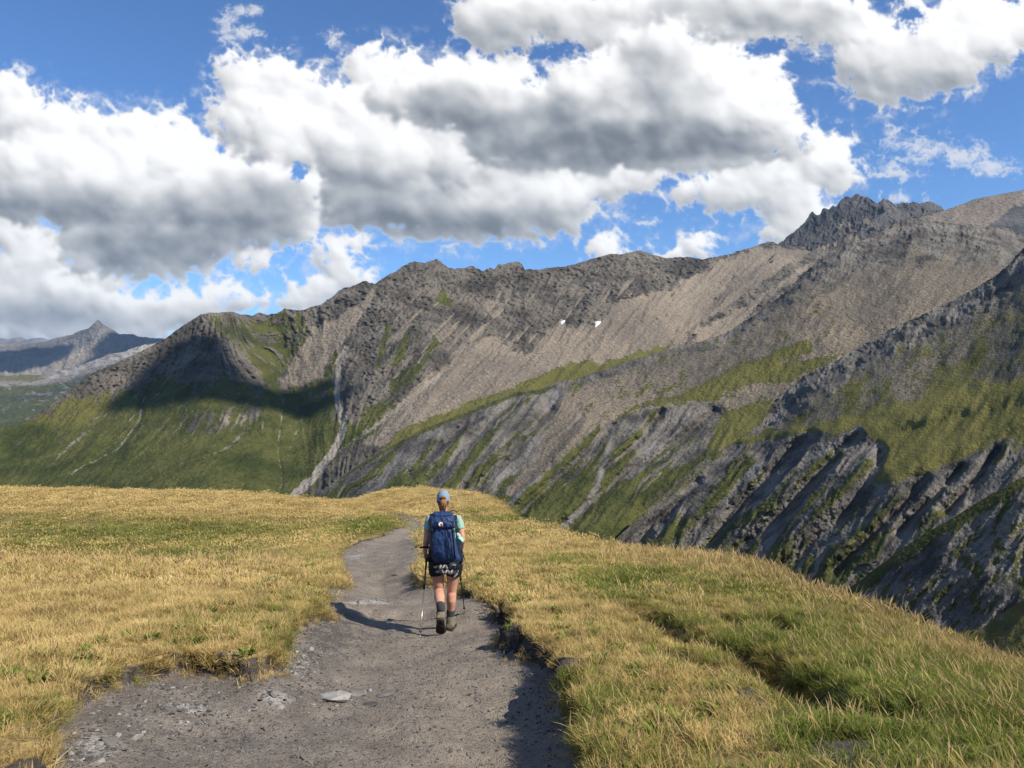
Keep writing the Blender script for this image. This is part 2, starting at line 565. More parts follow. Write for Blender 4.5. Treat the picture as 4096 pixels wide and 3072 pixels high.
def mountain_mat(name, px, rock_a, rock_b, scree_a, scree_b, grass_a, grass_b, pale, bump=0.95):
    """cover attribute: R grass, G scree, B pale gravel streaks, A warm tint; px = metres per picture pixel at its distance"""
    m, t, bs = mat_new(name)
    geo = t.node('ShaderNodeNewGeometry')
    p = geo.outputs['Position']
    at = t.node('ShaderNodeAttribute', attribute_name='cover')
    sep = t.node('ShaderNodeSeparateColor')
    t.put(sep.inputs[0], at.outputs['Color'])
    f1 = t.noise(p, 0.03 / px, 7, 0.62)
    f2 = t.noise(p, 0.30 / px, 4, 0.68)
    f3 = t.noise(p, 0.008 / px, 5, 0.6)
    vor = t.node('ShaderNodeTexVoronoi', feature='F1')
    t.put(vor.inputs['Vector'], p)
    t.put(vor.inputs['Scale'], 0.18 / px)
    rock = t.mix(t.ramp(f1, 0.32, 0.68), rock_a, rock_b)
    rock = t.mix(t.ramp(f2, 0.5, 0.75, 0.0, 0.6), rock, tuple(c * 0.45 for c in rock_a))
    scree = t.mix(t.ramp(f3, 0.35, 0.65), scree_a, scree_b)
    scree = t.mix(t.ramp(f2, 0.42, 0.72, 0.0, 0.55), scree, tuple(c * 0.5 for c in scree_a))
    scree = t.mix(t.ramp(vor.outputs['Distance'], 0.32, 0.06, 0.0, 0.45), scree, tuple(min(1, c * 1.6) for c in scree_b))
    grass = t.mix(t.ramp(f1, 0.33, 0.66), grass_a, grass_b)
    grass = t.mix(t.ramp(f2, 0.48, 0.75, 0.0, 0.6), grass, tuple(c * 0.5 for c in grass_a))
    warm = t.mix(at.outputs['Alpha'], grass, (0.165, 0.150, 0.045))
    edge = t.math('MULTIPLY_ADD', t.math('SUBTRACT', f2, 0.5), 1.5, t.math('MULTIPLY', t.math('SUBTRACT', f1, 0.5), 1.3))
    gm = t.ramp(t.math('ADD', sep.outputs[0], edge), 0.35, 0.65)
    sm = t.ramp(t.math('ADD', sep.outputs[1], edge), 0.3, 0.7)
    pm = t.ramp(t.math('ADD', sep.outputs[2], t.math('MULTIPLY', edge, 0.7)), 0.3, 0.7)
    col = t.mix(sm, rock, scree)
    col = t.mix(gm, col, warm)
    palec = t.mix(t.ramp(f2, 0.4, 0.7, 0.0, 0.6), pale, tuple(c * 0.5 for c in pale))
    col = t.mix(pm, col, palec)
    t.put(bs.inputs['Base Color'], col)
    h = t.math('ADD', t.math('MULTIPLY', f2, 0.5), f1)
    bp = t.node('ShaderNodeBump')
    bp.inputs['Strength'].default_value = bump
    t.put(bp.inputs['Distance'], 9.0 * px)
    t.put(bp.inputs['Height'], h)
    t.l.new(bp.outputs[0], bs.inputs['Normal'])
    bs.inputs['Specular IOR Level'].default_value = 0.1
    return m


GA, GB = (0.040, 0.052, 0.014), (0.102, 0.105, 0.032)
M_main = mountain_mat("massif rock scree and alpine turf", 1.9, (0.068, 0.062, 0.055), (0.205, 0.180, 0.150), (0.185, 0.158, 0.128), (0.285, 0.236, 0.180), GA, GB, (0.33, 0.295, 0.25))
M_mid = mountain_mat("scree spur and shale gullies", 1.3, (0.058, 0.054, 0.050), (0.225, 0.205, 0.178), (0.140, 0.122, 0.098), (0.250, 0.204, 0.150), GA, GB, (0.235, 0.225, 0.215))
M_near = mountain_mat("near shale flank and turf", 0.65, (0.060, 0.056, 0.052), (0.245, 0.224, 0.197), (0.110, 0.100, 0.080), (0.205, 0.175, 0.135), GA, GB, (0.235, 0.225, 0.220))
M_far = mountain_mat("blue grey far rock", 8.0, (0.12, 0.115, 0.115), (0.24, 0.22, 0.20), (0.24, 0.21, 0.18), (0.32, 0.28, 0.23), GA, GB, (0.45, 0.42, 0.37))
M_peak = mountain_mat("dark jagged peak rock", 3.6, (0.055, 0.055, 0.060), (0.14, 0.13, 0.125), (0.20, 0.165, 0.13), (0.27, 0.22, 0.17), GA, GB, (0.3, 0.28, 0.26), 0.9)


def stackm(g, s, p, a=None):
    if a is None:
        a = np.zeros_like(g)
    return np.clip(np.stack([g, s, p, a], -1), 0, 1)


# ---- far blue range and the pointed distant mountain on the left
def m_far(U, V, tv):
    z = np.zeros_like(U)
    return stackm(z, sstep(0.0, 0.5, fbm(U / 60, V / 25, 4, 4)), z)


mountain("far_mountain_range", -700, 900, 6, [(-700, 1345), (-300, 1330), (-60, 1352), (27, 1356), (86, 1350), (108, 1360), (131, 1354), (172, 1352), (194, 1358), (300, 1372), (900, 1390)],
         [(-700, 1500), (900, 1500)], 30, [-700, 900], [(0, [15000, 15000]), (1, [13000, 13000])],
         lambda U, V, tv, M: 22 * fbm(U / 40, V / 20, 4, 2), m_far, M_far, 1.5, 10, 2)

B_TOP = [(-900, 1300), (-500, 1345), (-200, 1360), (0, 1374), (72, 1376), (181, 1370), (212, 1354), (289, 1338), (316, 1324), (353, 1315), (371, 1297), (393, 1277),
         (407, 1293), (434, 1308), (457, 1322), (475, 1336), (497, 1336), (533, 1337), (556, 1347), (610, 1351), (656, 1354), (760, 1372), (1000, 1400)]


def m_b(U, V, tv):
    z = np.zeros_like(U)
    depth = V - tv
    sc = sstep(40, 110, depth + 40 * fbm(U / 25, V / 70, 4, 8))
    pale = 0.55 * sstep(0.25, 0.6, fbm(U / 30, V / 7, 4, 9)) * sstep(15, 60, depth)
    return stackm(z, sc, pale)


def r_b(U, V, tv, M):
    g = ridged((U + 0.35 * (V - 1400)) / 60, V / 260, 5, 21, 0.6)
    rib = seg_dist(U, V, [(393, 1277), (430, 1400), (415, 1500)])
    return -26 * (g - 0.5) * sstep(0, 60, V - tv) * 2.0 + 12 * fbm(U / 14, V / 9, 4, 22, 0.6) - 55 * np.exp(-(rib / 60) ** 2)


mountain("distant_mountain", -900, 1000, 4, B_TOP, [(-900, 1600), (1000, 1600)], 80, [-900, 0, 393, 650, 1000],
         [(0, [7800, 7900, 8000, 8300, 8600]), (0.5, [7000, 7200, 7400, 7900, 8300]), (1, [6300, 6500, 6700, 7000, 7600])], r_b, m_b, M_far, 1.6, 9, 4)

B2_TOP = [(-900, 1500), (-200, 1498), (60, 1502), (172, 1498), (253, 1480), (371, 1444), (434, 1417), (493, 1408), (565, 1381), (640, 1370), (800, 1370), (1000, 1390)]


def m_b2(U, V, tv):
    depth = V - tv
    rocks = 0.56 + 0.55 * fbm(U / 46, V / 17, 6, 33, 0.66)
    upper = sstep(60, 10, depth) * sstep(150, 260, U)
    g = sstep(20, 55, depth) * (0.75 - 0.7 * sstep(0.58, 0.75, rocks)) + 0.25 * sstep(90, 150, depth)
    pale = np.clip(upper * sstep(0.42, 0.62, rocks) + 0.3 * sstep(0.66, 0.8, rocks), 0, 1)
    warm = sstep(40, 5, depth) * sstep(260, 100, U) * 0.9
    return stackm(np.maximum(g * (1 - upper), warm), 0.7 - 0.4 * sstep(30, 60, depth), pale, warm)


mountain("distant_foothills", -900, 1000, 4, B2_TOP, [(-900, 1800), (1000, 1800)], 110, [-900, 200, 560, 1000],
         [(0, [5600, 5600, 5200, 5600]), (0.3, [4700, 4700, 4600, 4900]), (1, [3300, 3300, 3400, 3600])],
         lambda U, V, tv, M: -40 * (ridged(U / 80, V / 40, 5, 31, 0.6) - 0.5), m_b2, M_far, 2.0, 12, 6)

# ---- jagged dark peaks and the tan dome, far right
E_TOP = [(2900, 1120), (3060, 1010), (3120, 973), (3178, 923), (3221, 887), (3240, 853), (3250, 846), (3262, 858), (3279, 860), (3290, 838), (3300, 834), (3316, 840), (3330, 822), (3345, 826), (3359, 804),
         (3381, 787), (3402, 790), (3428, 775), (3448, 785), (3465, 787), (3511, 812), (3534, 792), (3552, 800), (3576, 820), (3613, 808), (3630, 814), (3650, 806), (3680, 812), (3715, 806), (3752, 819), (3784, 845), (3850, 890), (4000, 960)]


def m_e(U, V, tv):
    z = np.zeros_like(U)
    return stackm(z, sstep(0.62, 0.75, ridged(U / 70, V / 90, 4, 41)) * sstep(40, 120, V - tv), z)


def r_e(U, V, tv, M):
    g = ridged((U + 0.55 * V) / 75, (V - 0.55 * U) / 200, 5, 43, 0.62)
    return -60 * (g - 0.5) * sstep(0, 25, V - tv) + 9 * fbm(U / 9, V / 9, 4, 44, 0.6)


mountain("jagged_peak", 2900, 4000, 3, E_TOP, [(2900, 1250), (4000, 1250)], 110, [2900, 3430, 3560, 4000],
         [(0, [2900, 3000, 2950, 3100]), (0.5, [2650, 2800, 2800, 2900]), (1, [2450, 2500, 2600, 2700])], r_e, m_e, M_peak, 4.0, 8, 8)

F_TOP = [(3600, 905), (3678, 870), (3761, 847), (3854, 815), (3900, 796), (3993, 778), (4096, 759), (4300, 735), (4700, 760), (5200, 850)]


def m_f(U, V, tv):
    z = np.zeros_like(U)
    rock = poly_mask(U, V, [(3960, 900), (4050, 830), (4300, 790), (4300, 1000), (3960, 1000)], 12, 14, 47, 25)
    return stackm(0.45 * sstep(3800, 3700, U), 1 - 0.9 * rock, z, z + 0.9)


mountain("tan_dome_mountain", 3560, 5200, 5, F_TOP, [(3560, 1200), (5200, 1200)], 80, [3560, 4096, 5200],
         [(0, [2700, 2750, 2800]), (0.5, [2300, 2350, 2400]), (1, [2000, 2050, 2100])],
         lambda U, V, tv, M: -22 * (ridged((U + 0.4 * V) / 110, (V - 0.4 * U) / 300, 5, 48, 0.6) - 0.5) + 3 * fbm(U / 9, V / 9, 3, 49), m_f, M_peak, 1.0, 12, 9)

E2_TOP = [(3200, 1090), (3330, 1010), (3428, 936), (3470, 905), (3510, 870), (3540, 846), (3553, 837), (3566, 850), (3600, 872), (3660, 890), (3760, 930), (3900, 1000)]
mountain("dark_pyramid_spur", 3200, 3900, 4, E2_TOP, [(3200, 1250), (3900, 1250)], 80, [3200, 3553, 3900],
         [(0, [2100, 2200, 2300]), (1, [1900, 1950, 2050])], lambda U, V, tv, M: r_e(U + 300, V, tv, M) * 0.9, m_e, M_peak, 3.0, 8, 10)

# ---- the main massif: green pyramid on the left, rocky crest, scree cirque
C_TOP = [(-900, 1900), (-300, 1770), (0, 1715), (27, 1709), (90, 1690), (127, 1670), (208, 1616), (253, 1584), (307, 1544), (371, 1494), (443, 1462), (511, 1431), (588, 1394), (656, 1358), (723, 1308), (805, 1257), (832, 1251),
         (890, 1250), (931, 1246), (963, 1257), (1010, 1262), (1037, 1249), (1068, 1258), (1106, 1253), (1138, 1234), (1170, 1237), (1201, 1244), (1284, 1215), (1328, 1190), (1360, 1158), (1410, 1142), (1455, 1123), (1499, 1136), (1531, 1114),
         (1587, 1082), (1626, 1059), (1659, 1044), (1699, 1053), (1749, 1036), (1785, 1066), (1832, 1076), (1881, 1063), (1931, 1083), (1960, 1074), (1977, 1077), (1991, 1059), (2064, 1048), (2087, 1053), (2100, 1079), (2163, 1076), (2223, 1069), (2296, 1059),
         (2382, 1033), (2441, 1016), (2495, 1016), (2561, 1001), (2615, 1020), (2673, 1034), (2745, 1025), (2803, 1038), (2904, 1020), (3005, 988), (3070, 965), (3099, 972), (3142, 995), (3190, 985), (3240, 1005), (3279, 990), (3320, 1010), (3500, 1080)]
C_BOT = [(-900, 2150), (1200, 2120), (1300, 2030), (1423, 1930), (1699, 1780), (2064, 1640), (2428, 1550), (2904, 1410), (3128, 1270), (3500, 1160)]
Q_DIR = [(-900, 0.9), (300, 0.9), (600, 0.75), (900, 0.35), (1050, 0.1), (1200, -0.1), (1330, 0.1), (1500, 0.8), (1800, 0.95), (2300, 0.75), (2700, 0.8), (3500, 1.0)]
C_STREAMS = [([(1385, 1392), (1353, 1456), (1353, 1506), (1347, 1570), (1353, 1633), (1375, 1671), (1369, 1728), (1347, 1785), (1309, 1836), (1258, 1905), (1208, 1956), (1157, 1994), (1090, 2060)], 10, 17, 1.0),
             ([(1132, 1633), (1116, 1747), (1113, 1817), (1125, 1886), (1128, 1937), (1106, 1987), (1080, 2050)], 4, 4, 0.7),
             ([(1760, 1500), (1700, 1550), (1590, 1640), (1467, 1728), (1353, 1804), (1330, 1830)], 22, 9, 0.8),
             ([(624, 1512), (565, 1616), (561, 1675), (520, 1733), (475, 1792), (384, 1842), (280, 1896)], 4, 8, 0.75),
             ([(796, 1580), (714, 1634), (655, 1697), (624, 1733)], 14, 8, 0.6),
             ([(398, 1657), (362, 1711), (289, 1774), (226, 1837)], 16, 8, 0.6),
             ([(985, 1711), (922, 1783), (859, 1815), (723, 1855)], 12, 6, 0.65),
             ([(1215, 1660), (1180, 1740), (1150, 1830)], 9, 4, 0.6),
             ([(20, 1740), (-30, 1800)], 12, 8, 0.6), ([(1520, 1590), (1440, 1730), (1410, 1780)], 4, 3, 0.5)]
C_GRASS = [(-900, 1830), (0, 1705), (180, 1630), (290, 1590), (400, 1590), (520, 1560), (600, 1510), (680, 1500), (780, 1530), (880, 1500), (960, 1530), (1040, 1560), (1080, 1540), (1040, 1490), (960, 1400), (890, 1330), (842, 1270), (900, 1262),
           (980, 1268), (1060, 1275), (1130, 1245), (1200, 1255), (1235, 1290), (1205, 1400), (1150, 1490), (1130, 1540), (1200, 1530), (1290, 1510), (1320, 1420), (1350, 1385), (1335, 1500), (1335, 1640), (1350, 1690),
           (1420, 1700), (1480, 1640), (1560, 1590), (1600, 1590), (1500, 1720), (1420, 1790), (1330, 1850), (1250, 1960), (1300, 2000), (1300, 2300), (-900, 2300)]
C_SCREE = [(1440, 1780), (1560, 1640), (1720, 1510), (1850, 1410), (1930, 1350), (1990, 1340), (2060, 1390), (2110, 1390), (2170, 1310), (2240, 1270), (2300, 1310), (2370, 1295), (2440, 1240), (2480, 1190), (2560, 1170), (2650, 1160), (2760, 1110),
           (2860, 1050), (3000, 1000), (3080, 990), (3300, 1000), (3500, 1100), (3330, 1200), (3000, 1340), (2500, 1520), (2100, 1650), (1600, 1800)]
C_SHELF = [(1480, 1850), (1600, 1720), (1780, 1645), (1950, 1585), (2080, 1535), (2210, 1475), (2330, 1440), (2420, 1450), (2560, 1405), (2690, 1375), (2640, 1440), (2400, 1530), (2100, 1640), (1700, 1760)]


def fall_dir(U, V):
    return line_at(Q_DIR, U) - 1.1 * np.exp(-((U - 985) / 120) ** 2) * sstep(1640, 1500, V)


def m_c(U, V, tv):
    q = fall_dir(U, V)
    s = U + q * (V - 1500)
    fall = ridged(s / 46, V / 210, 4, 51, 0.55)
    fine = fbm(s / 16, V / 60, 5, 52, 0.6)
    g = poly_mask(U, V, C_GRASS, 44, 36, 53, 80)
    out = sstep(0.16, 0.34, fine + 0.5 * (fall - 0.55) - 0.045 + 0.0007 * (1640 - V)) * sstep(1900, 1700, V)
    band = np.exp(-((V - 1690 + 0.15 * (U - 850)) / 60) ** 2) * sstep(700, 800, U) * sstep(1100, 1000, U)
    out = np.maximum(out, band * sstep(0.0, 0.2, fine + 0.1))
    g = g * (1 - 0.85 * out)
    g = np.maximum(g, poly_mask(U, V, C_SHELF, 20, 16, 54, 45))
    for tri in ([(1500, 1460), (1545, 1290), (1570, 1300), (1540, 1400), (1520, 1470)], [(1560, 1470), (1600, 1360), (1640, 1300), (1640, 1350), (1620, 1430), (1570, 1480)], [(1655, 1370), (1670, 1310), (1680, 1330), (1665, 1380)],
                [(1740, 1200), (1775, 1150), (1815, 1230), (1800, 1235)], [(1600, 1560), (1740, 1340), (1755, 1370), (1650, 1540)], [(1560, 1520), (1690, 1420), (1640, 1520), (1560, 1600)]):
        g = np.maximum(g, 0.75 * poly_mask(U, V, tri, 8, 10, 55, 20))
    sc = poly_mask(U, V, C_SCREE, 14, 16, 56, 50)
    tan = poly_mask(U, V, [(1120, 1530), (1190, 1420), (1250, 1310), (1330, 1275), (1440, 1215), (1490, 1150), (1500, 1180), (1400, 1330), (1330, 1420), (1290, 1510), (1200, 1540)], 12, 14, 57, 40)
    sc = np.maximum(sc, tan)
    for (bu, bv, ru, rv) in ((2390, 1200, 62, 100), (2255, 1190, 48, 75), (2110, 1330, 85, 85), (2200, 1270, 40, 60), (2520, 1140, 70, 55), (2650, 1120, 60, 45)):
        sc = sc * (1 - sstep(1.25, 0.75, np.hypot((U - bu + 0.2 * (V - bv)) / ru, (V - bv) / rv) + 0.35 * fine))
    # screes streaming down between the rock ribs of the crest
    chan = sstep(0.47, 0.36, fall) * sstep(1500, 1600, U) * sstep(60, 140, V - tv)
    sc = np.maximum(sc, chan)
    g = g * (1 - tan)
    spur = np.maximum(poly_mask(U, V, [(3430, 925), (3300, 1010), (3180, 1120), (3050, 1200), (3000, 1260), (3150, 1215), (3330, 1060), (3450, 980)], 10, 14, 65, 30), 0.8 * poly_mask(U, V, [(3290, 985), (3150, 1060), (2980, 1180), (2850, 1262), (2780, 1310), (2860, 1290), (3010, 1205), (3180, 1090), (3300, 1010)], 8, 14, 66, 30))  # dark rock tone paints in the shade on the spurs' left faces
    spots = 0.85 * sstep(0.24, 0.40, fbm((U + 0.9 * V) / 60, (V - 0.9 * U) / 150, 5, 67, 0.65))
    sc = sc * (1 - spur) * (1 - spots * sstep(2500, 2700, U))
    p = np.zeros_like(U)
    for pts, w0, w1, k in C_STREAMS:
        p = np.maximum(p, (k if k > 0.95 else k * 0.72) * streak(U, V, pts, w0 * (1 if k > 0.95 else 0.8), w1 * (1 if k > 0.95 else 0.8), 58, 1.0 if k < 0.95 else 0.45, 0.7) * (sstep(-0.35, 0.1, fine + 0.15) if k < 0.95 else 1))
    p = np.maximum(p, 0.42 * out * poly_mask(U, V, C_GRASS, 16, 22, 53, 60) * sstep(1560, 1660, V))
    warm = np.clip(0.35 * sstep(0.0, 0.5, fbm(U / 120, V / 80, 4, 59)) + 0.75 * sstep(1700, 1640, V - 0.1 * U) * sstep(500, 300, U) + 0.6 * poly_mask(U, V, C_SHELF, 8, 8, 54, 30), 0, 1)
    return stackm(g, sc, p, warm * 0.8)


def r_c(U, V, tv, M):
    q = fall_dir(U, V)
    s = U + q * (V - 1500) + 14 * fbm(U / 80, V / 80, 3, 61)
    depth = V - tv
    rocky = np.clip(1 - M[..., 0] * 0.75 - M[..., 1] * 0.72 - M[..., 2] * 0.5, 0.12, 1)
    g1 = ridged(s / 150, V / 500, 3, 62, 0.5)
    g2 = ridged(s / 46, V / 210, 4, 51, 0.55)
    r = -70 * (g1 - 0.5) * sstep(0, 120, depth) * 0.7
    r = r - 52 * (g2 - 0.5) * sstep(0, 40, depth) * (0.10 + 0.90 * rocky)
    r = r + rocky * (21 * fbm(U / 18, V / 18, 5, 63, 0.65)) + 3.0 * fbm(U / 8, V / 8, 3, 64)
    r = r - rocky * 22 * (ridged((U + 0.5 * V) / 34, (V - 0.3 * U) / 20, 4, 68, 0.62) - 0.5)
    for pts, a_, w_ in (([(3300, 985), (3170, 1070), (3000, 1185), (2880, 1262), (2790, 1305)], 34, 40), ([(3409, 935), (3300, 1040), (3190, 1140), (3090, 1215)], 40, 36), ([(3190, 985), (3060, 1090), (2900, 1180)], 16, 34)):
        r = r - a_ * np.exp(-(seg_dist(U, V, pts) / w_) ** 2)
    rib = seg_dist(U, V, [(832, 1251), (900, 1360), (985, 1480), (1070, 1600), (1120, 1700)])
    r = r - 70 * np.exp(-(rib / 70) ** 2)
    bowl = seg_dist(U, V, [(1060, 1330), (1120, 1470), (1135, 1600)])
    r = r + 55 * np.exp(-(bowl / 90) ** 2)
    for pts, w0, w1, k in C_STREAMS[:4]:
        r = r + 16 * np.exp(-(seg_dist(U, V, pts) / (w1 * 1.8)) ** 2)
    # dark buttresses that stand out of the scree
    for (bu, bv, ru, rv) in ((2390, 1200, 55, 95), (2255, 1190, 45, 70), (2110, 1320, 75, 75), (2200, 1260, 40, 60), (2520, 1150, 60, 60)):
        r = r - 30 * np.exp(-(((U - bu + 0.2 * (V - bv)) / ru) ** 2 + ((V - bv) / rv) ** 2) ** 1.5)
    # small gullies cut in the scree
    for pts in ([(2545, 1110), (2590, 1190), (2560, 1290)], [(2440, 1290), (2330, 1400)], [(2370, 1300), (2290, 1400)], [(2660, 1090), (2690, 1200)]):
        r = r + 9 * np.exp(-(seg_dist(U, V, pts) / 6) ** 2)
    return r


C_US = [-900, 0, 443, 805, 1050, 1138, 1350, 1670, 2064, 2561, 3070, 3500]
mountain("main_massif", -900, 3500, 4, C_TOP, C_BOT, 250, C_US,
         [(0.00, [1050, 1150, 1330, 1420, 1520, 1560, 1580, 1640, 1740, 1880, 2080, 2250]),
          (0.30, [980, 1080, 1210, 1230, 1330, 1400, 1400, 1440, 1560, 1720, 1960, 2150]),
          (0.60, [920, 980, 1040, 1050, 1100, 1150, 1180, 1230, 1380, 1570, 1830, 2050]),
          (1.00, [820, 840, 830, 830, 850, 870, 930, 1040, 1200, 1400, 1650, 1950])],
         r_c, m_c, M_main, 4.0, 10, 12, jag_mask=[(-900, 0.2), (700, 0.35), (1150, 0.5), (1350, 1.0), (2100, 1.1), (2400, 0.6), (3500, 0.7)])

# ---- long spur with the big scree slope and the shale gullies under it
G_TOP = [(1000, 2120), (1200, 2015), (1252, 1987), (1423, 1867), (1537, 1798), (1699, 1712), (1818, 1666), (1931, 1620), (2064, 1567), (2163, 1558), (2229, 1529), (2296, 1518), (2428, 1474), (2500, 1449), (2644, 1406), (2789, 1370), (2904, 1334), (3005, 1269),
         (3128, 1182), (3221, 1089), (3330, 1002), (3390, 945), (3409, 932), (3430, 945), (3452, 962), (3510, 940), (3545, 915), (3582, 894), (3647, 868), (3690, 883), (3740, 888), (3784, 894), (3840, 900), (3871, 893), (3914, 908), (3972, 900), (4044, 919), (4096, 941), (4300, 1000), (4800, 1150)]
G_BOT = [(1000, 2200), (1252, 2130), (2000, 2280), (2600, 2350), (3000, 2050), (3300, 1680), (3700, 1450), (4096, 1300), (4800, 1300)]
G_CLIFF = [(1000, 2130), (1252, 2000), (1423, 1882), (1537, 1812), (1699, 1727), (1818, 1682), (1931, 1636), (2064, 1583), (2163, 1575), (2229, 1545), (2300, 1600), (2370, 1680), (2437, 1688), (2500, 1655), (2640, 1622), (2760, 1612), (2844, 1600), (2900, 1640), (2925, 1700), (2990, 1790), (3300, 1850), (4800, 1900)]
G_SHELF = [(2437, 1690), (2514, 1632), (2716, 1572), (2904, 1478), (3077, 1413), (3185, 1363), (3258, 1366), (3250, 1406), (3130, 1450), (3395, 1404), (3350, 1437), (3149, 1532), (3005, 1534), (2870, 1592), (2840, 1600), (2640, 1622), (2500, 1655)]
G_SHELF2 = [(2830, 1790), (2880, 1660), (3000, 1610), (3100, 1590), (3080, 1720), (2960, 1790)]


# gullies and ribs of the flank as the eye finds them: (polyline, half width)
GULLIES = [([(3261, 1718), (3113, 1861), (3039, 1944), (2928, 2046), (2863, 2148), (2790, 2240)], 17), ([(3437, 1741), (3344, 1815), (3243, 1935), (3113, 2074), (2974, 2185), (2900, 2270)], 17),
           ([(3530, 1787), (3511, 1907), (3391, 2056), (3261, 2167), (3141, 2269)], 22), ([(2909, 1600), (2789, 1704), (2641, 1815), (2492, 1898), (2354, 2019), (2252, 2102)], 15), ([(2780, 1920), (2687, 2028), (2604, 2102), (2540, 2210)], 16),
           ([(2446, 1690), (2354, 1806), (2233, 1917), (2141, 2000), (2060, 2080)], 14), ([(2650, 1640), (2560, 1760), (2420, 1880)], 11), ([(2200, 1640), (2080, 1760), (1960, 1880), (1880, 1980)], 16), ([(2060, 1600), (1930, 1720), (1800, 1840), (1720, 1930)], 15),
           ([(1900, 1660), (1760, 1790), (1640, 1900)], 13), ([(3700, 1910), (3600, 2020), (3480, 2140), (3340, 2280)], 16), ([(3840, 1870), (3740, 1990), (3600, 2120)], 14), ([(3990, 1800), (3900, 1930), (3780, 2040)], 14)]
RIBS = [([(2863, 1806), (2696, 1907), (2511, 2037), (2354, 2130)], 26), ([(3363, 1806), (3206, 1898), (3067, 2019), (2955, 2093), (2840, 2220)], 24), ([(3000, 1850), (2937, 1907), (2835, 2019), (2696, 2130), (2613, 2204)], 28),
        ([(2560, 1740), (2446, 1830), (2363, 1926), (2270, 2056)], 20), ([(3480, 1850), (3330, 1990), (3190, 2130), (3080, 2230)], 20), ([(2330, 1720), (2200, 1860), (2080, 1990)], 18), ([(3600, 1980), (3480, 2100), (3300, 2250)], 18), ([(2130, 1690), (2000, 1820), (1880, 1930)], 15), ([(3780, 1960), (3680, 2070)], 16)]
PALES = [([(3060, 1835), (2937, 1972), (2863, 2093), (2789, 2185)], 16), ([(2455, 1685), (2440, 1780), (2390, 1944), (2326, 2037), (2240, 2120)], 13), ([(2620, 1770), (2567, 1870), (2520, 1910)], 14), ([(3330, 1770), (3230, 1850), (3130, 1990)], 12), ([(2760, 1680), (2640, 1790)], 12), ([(2160, 1900), (2040, 2010), (1960, 2080)], 9)]


def feature(U, V, lst, grow=1.0, seed=131):
    w = 9 * fbm(U / 40, V / 40, 4, seed, 0.55)
    r = np.zeros_like(U)
    for pts, hw in lst:
        us_ = [p[0] for p in pts]
        vs_ = [p[1] for p in pts]
        near_ = (U > min(us_) - 90) & (U < max(us_) + 90) & (V > min(vs_) - 90) & (V < max(vs_) + 90)
        if not near_.any():
            continue
        d = seg_dist(U[near_], V[near_], pts) + w[near_]
        r[near_] = np.maximum(r[near_], np.exp(-(np.maximum(d, 0) / (hw * grow)) ** 2))
    return r


def gully_coord(U, V):
    w = 34 * fbm(U / 170, V / 170, 3, 71)
    return (U * 0.75 + V * 0.66) + w, (-U * 0.66 + V * 0.75)


def m_g(U, V, tv):
    s, l = gully_coord(U, V)
    cl = sstep(-14, 26, V - line_at(G_CLIFF, U) + 24 * fbm(U / 40, V / 40, 4, 72))
    rib = ridged(s / 105 + 0.5 * perlin(U / 420, V / 420, 171), l / 1300, 3, 73, 0.5)
    fine = fbm(s / 26, l / 190, 5, 74, 0.62)
    low = sstep(1700, 2050, V)
    gr = cl * sstep(0.02, 0.22, (rib - 0.56) * 0.9 + fine * 0.6 - 0.07 + 0.36 * low)
    gul, ribf, palf = feature(U, V, GULLIES), feature(U, V, RIBS, 1.25, 132), feature(U, V, PALES, 1.0, 133)
    gr = np.clip(np.maximum(gr * 0.9, cl * ribf * (0.85 + fine)) - cl * (0.45 * gul + 0.7 * palf), 0, 1)
    shelf = np.maximum(poly_mask(U, V, G_SHELF, 22, 20, 75, 45), poly_mask(U, V, G_SHELF2, 20, 16, 76, 45))
    gr = np.maximum(gr, shelf * (1 - 0.4 * sstep(0.25, 0.4, fine)))
    lip = np.exp(-((V - line_at(G_CLIFF, U) + 6) / 9) ** 2) * sstep(2300, 2150, U) * sstep(1200, 1500, U)
    gr = np.maximum(gr, lip)
    spur = sstep(60, 15, V - tv + 40 * fbm(U / 30, V / 30, 4, 77, 0.6) - 24 * sstep(3300, 3600, U))
    tops = sstep(230, 60, V - tv + 150 * fbm((U + 0.7 * V) / 70, (V - 0.7 * U) / 160, 5, 78, 0.65)) * sstep(3150, 3350, U)
    sc = (1 - np.maximum(spur, tops)) * (1 - cl)
    sand = poly_mask(U, V, [(2160, 1640), (2280, 1580), (2460, 1560), (2450, 1660), (2330, 1760), (2180, 1900), (2050, 2000), (2000, 1980), (2150, 1800)], 20, 26, 79, 50)
    sc = np.maximum(sc, 0.8 * sand)
    gr = gr * (1 - 0.7 * sand)
    chan = cl * sstep(0.46, 0.34, rib) * (1 - gr) + cl * 0.7 * sstep(0.12, 0.3, fine) * (1 - low)
    chan = np.maximum(chan * 0.7, cl * palf)
    olive = 0.45 * sstep(0.0, 0.35, fbm((U + 0.8 * V) / 55, (V - 0.8 * U) / 120, 5, 80, 0.65)) * (1 - cl) * sstep(1000, 1250, V)
    gr = np.maximum(gr, olive + 0.18 * (1 - cl) * sstep(1250, 1450, V))
    return stackm(gr, sc, 0.6 * np.clip(chan, 0, 1), 0.5 * shelf + 0.4 * olive)


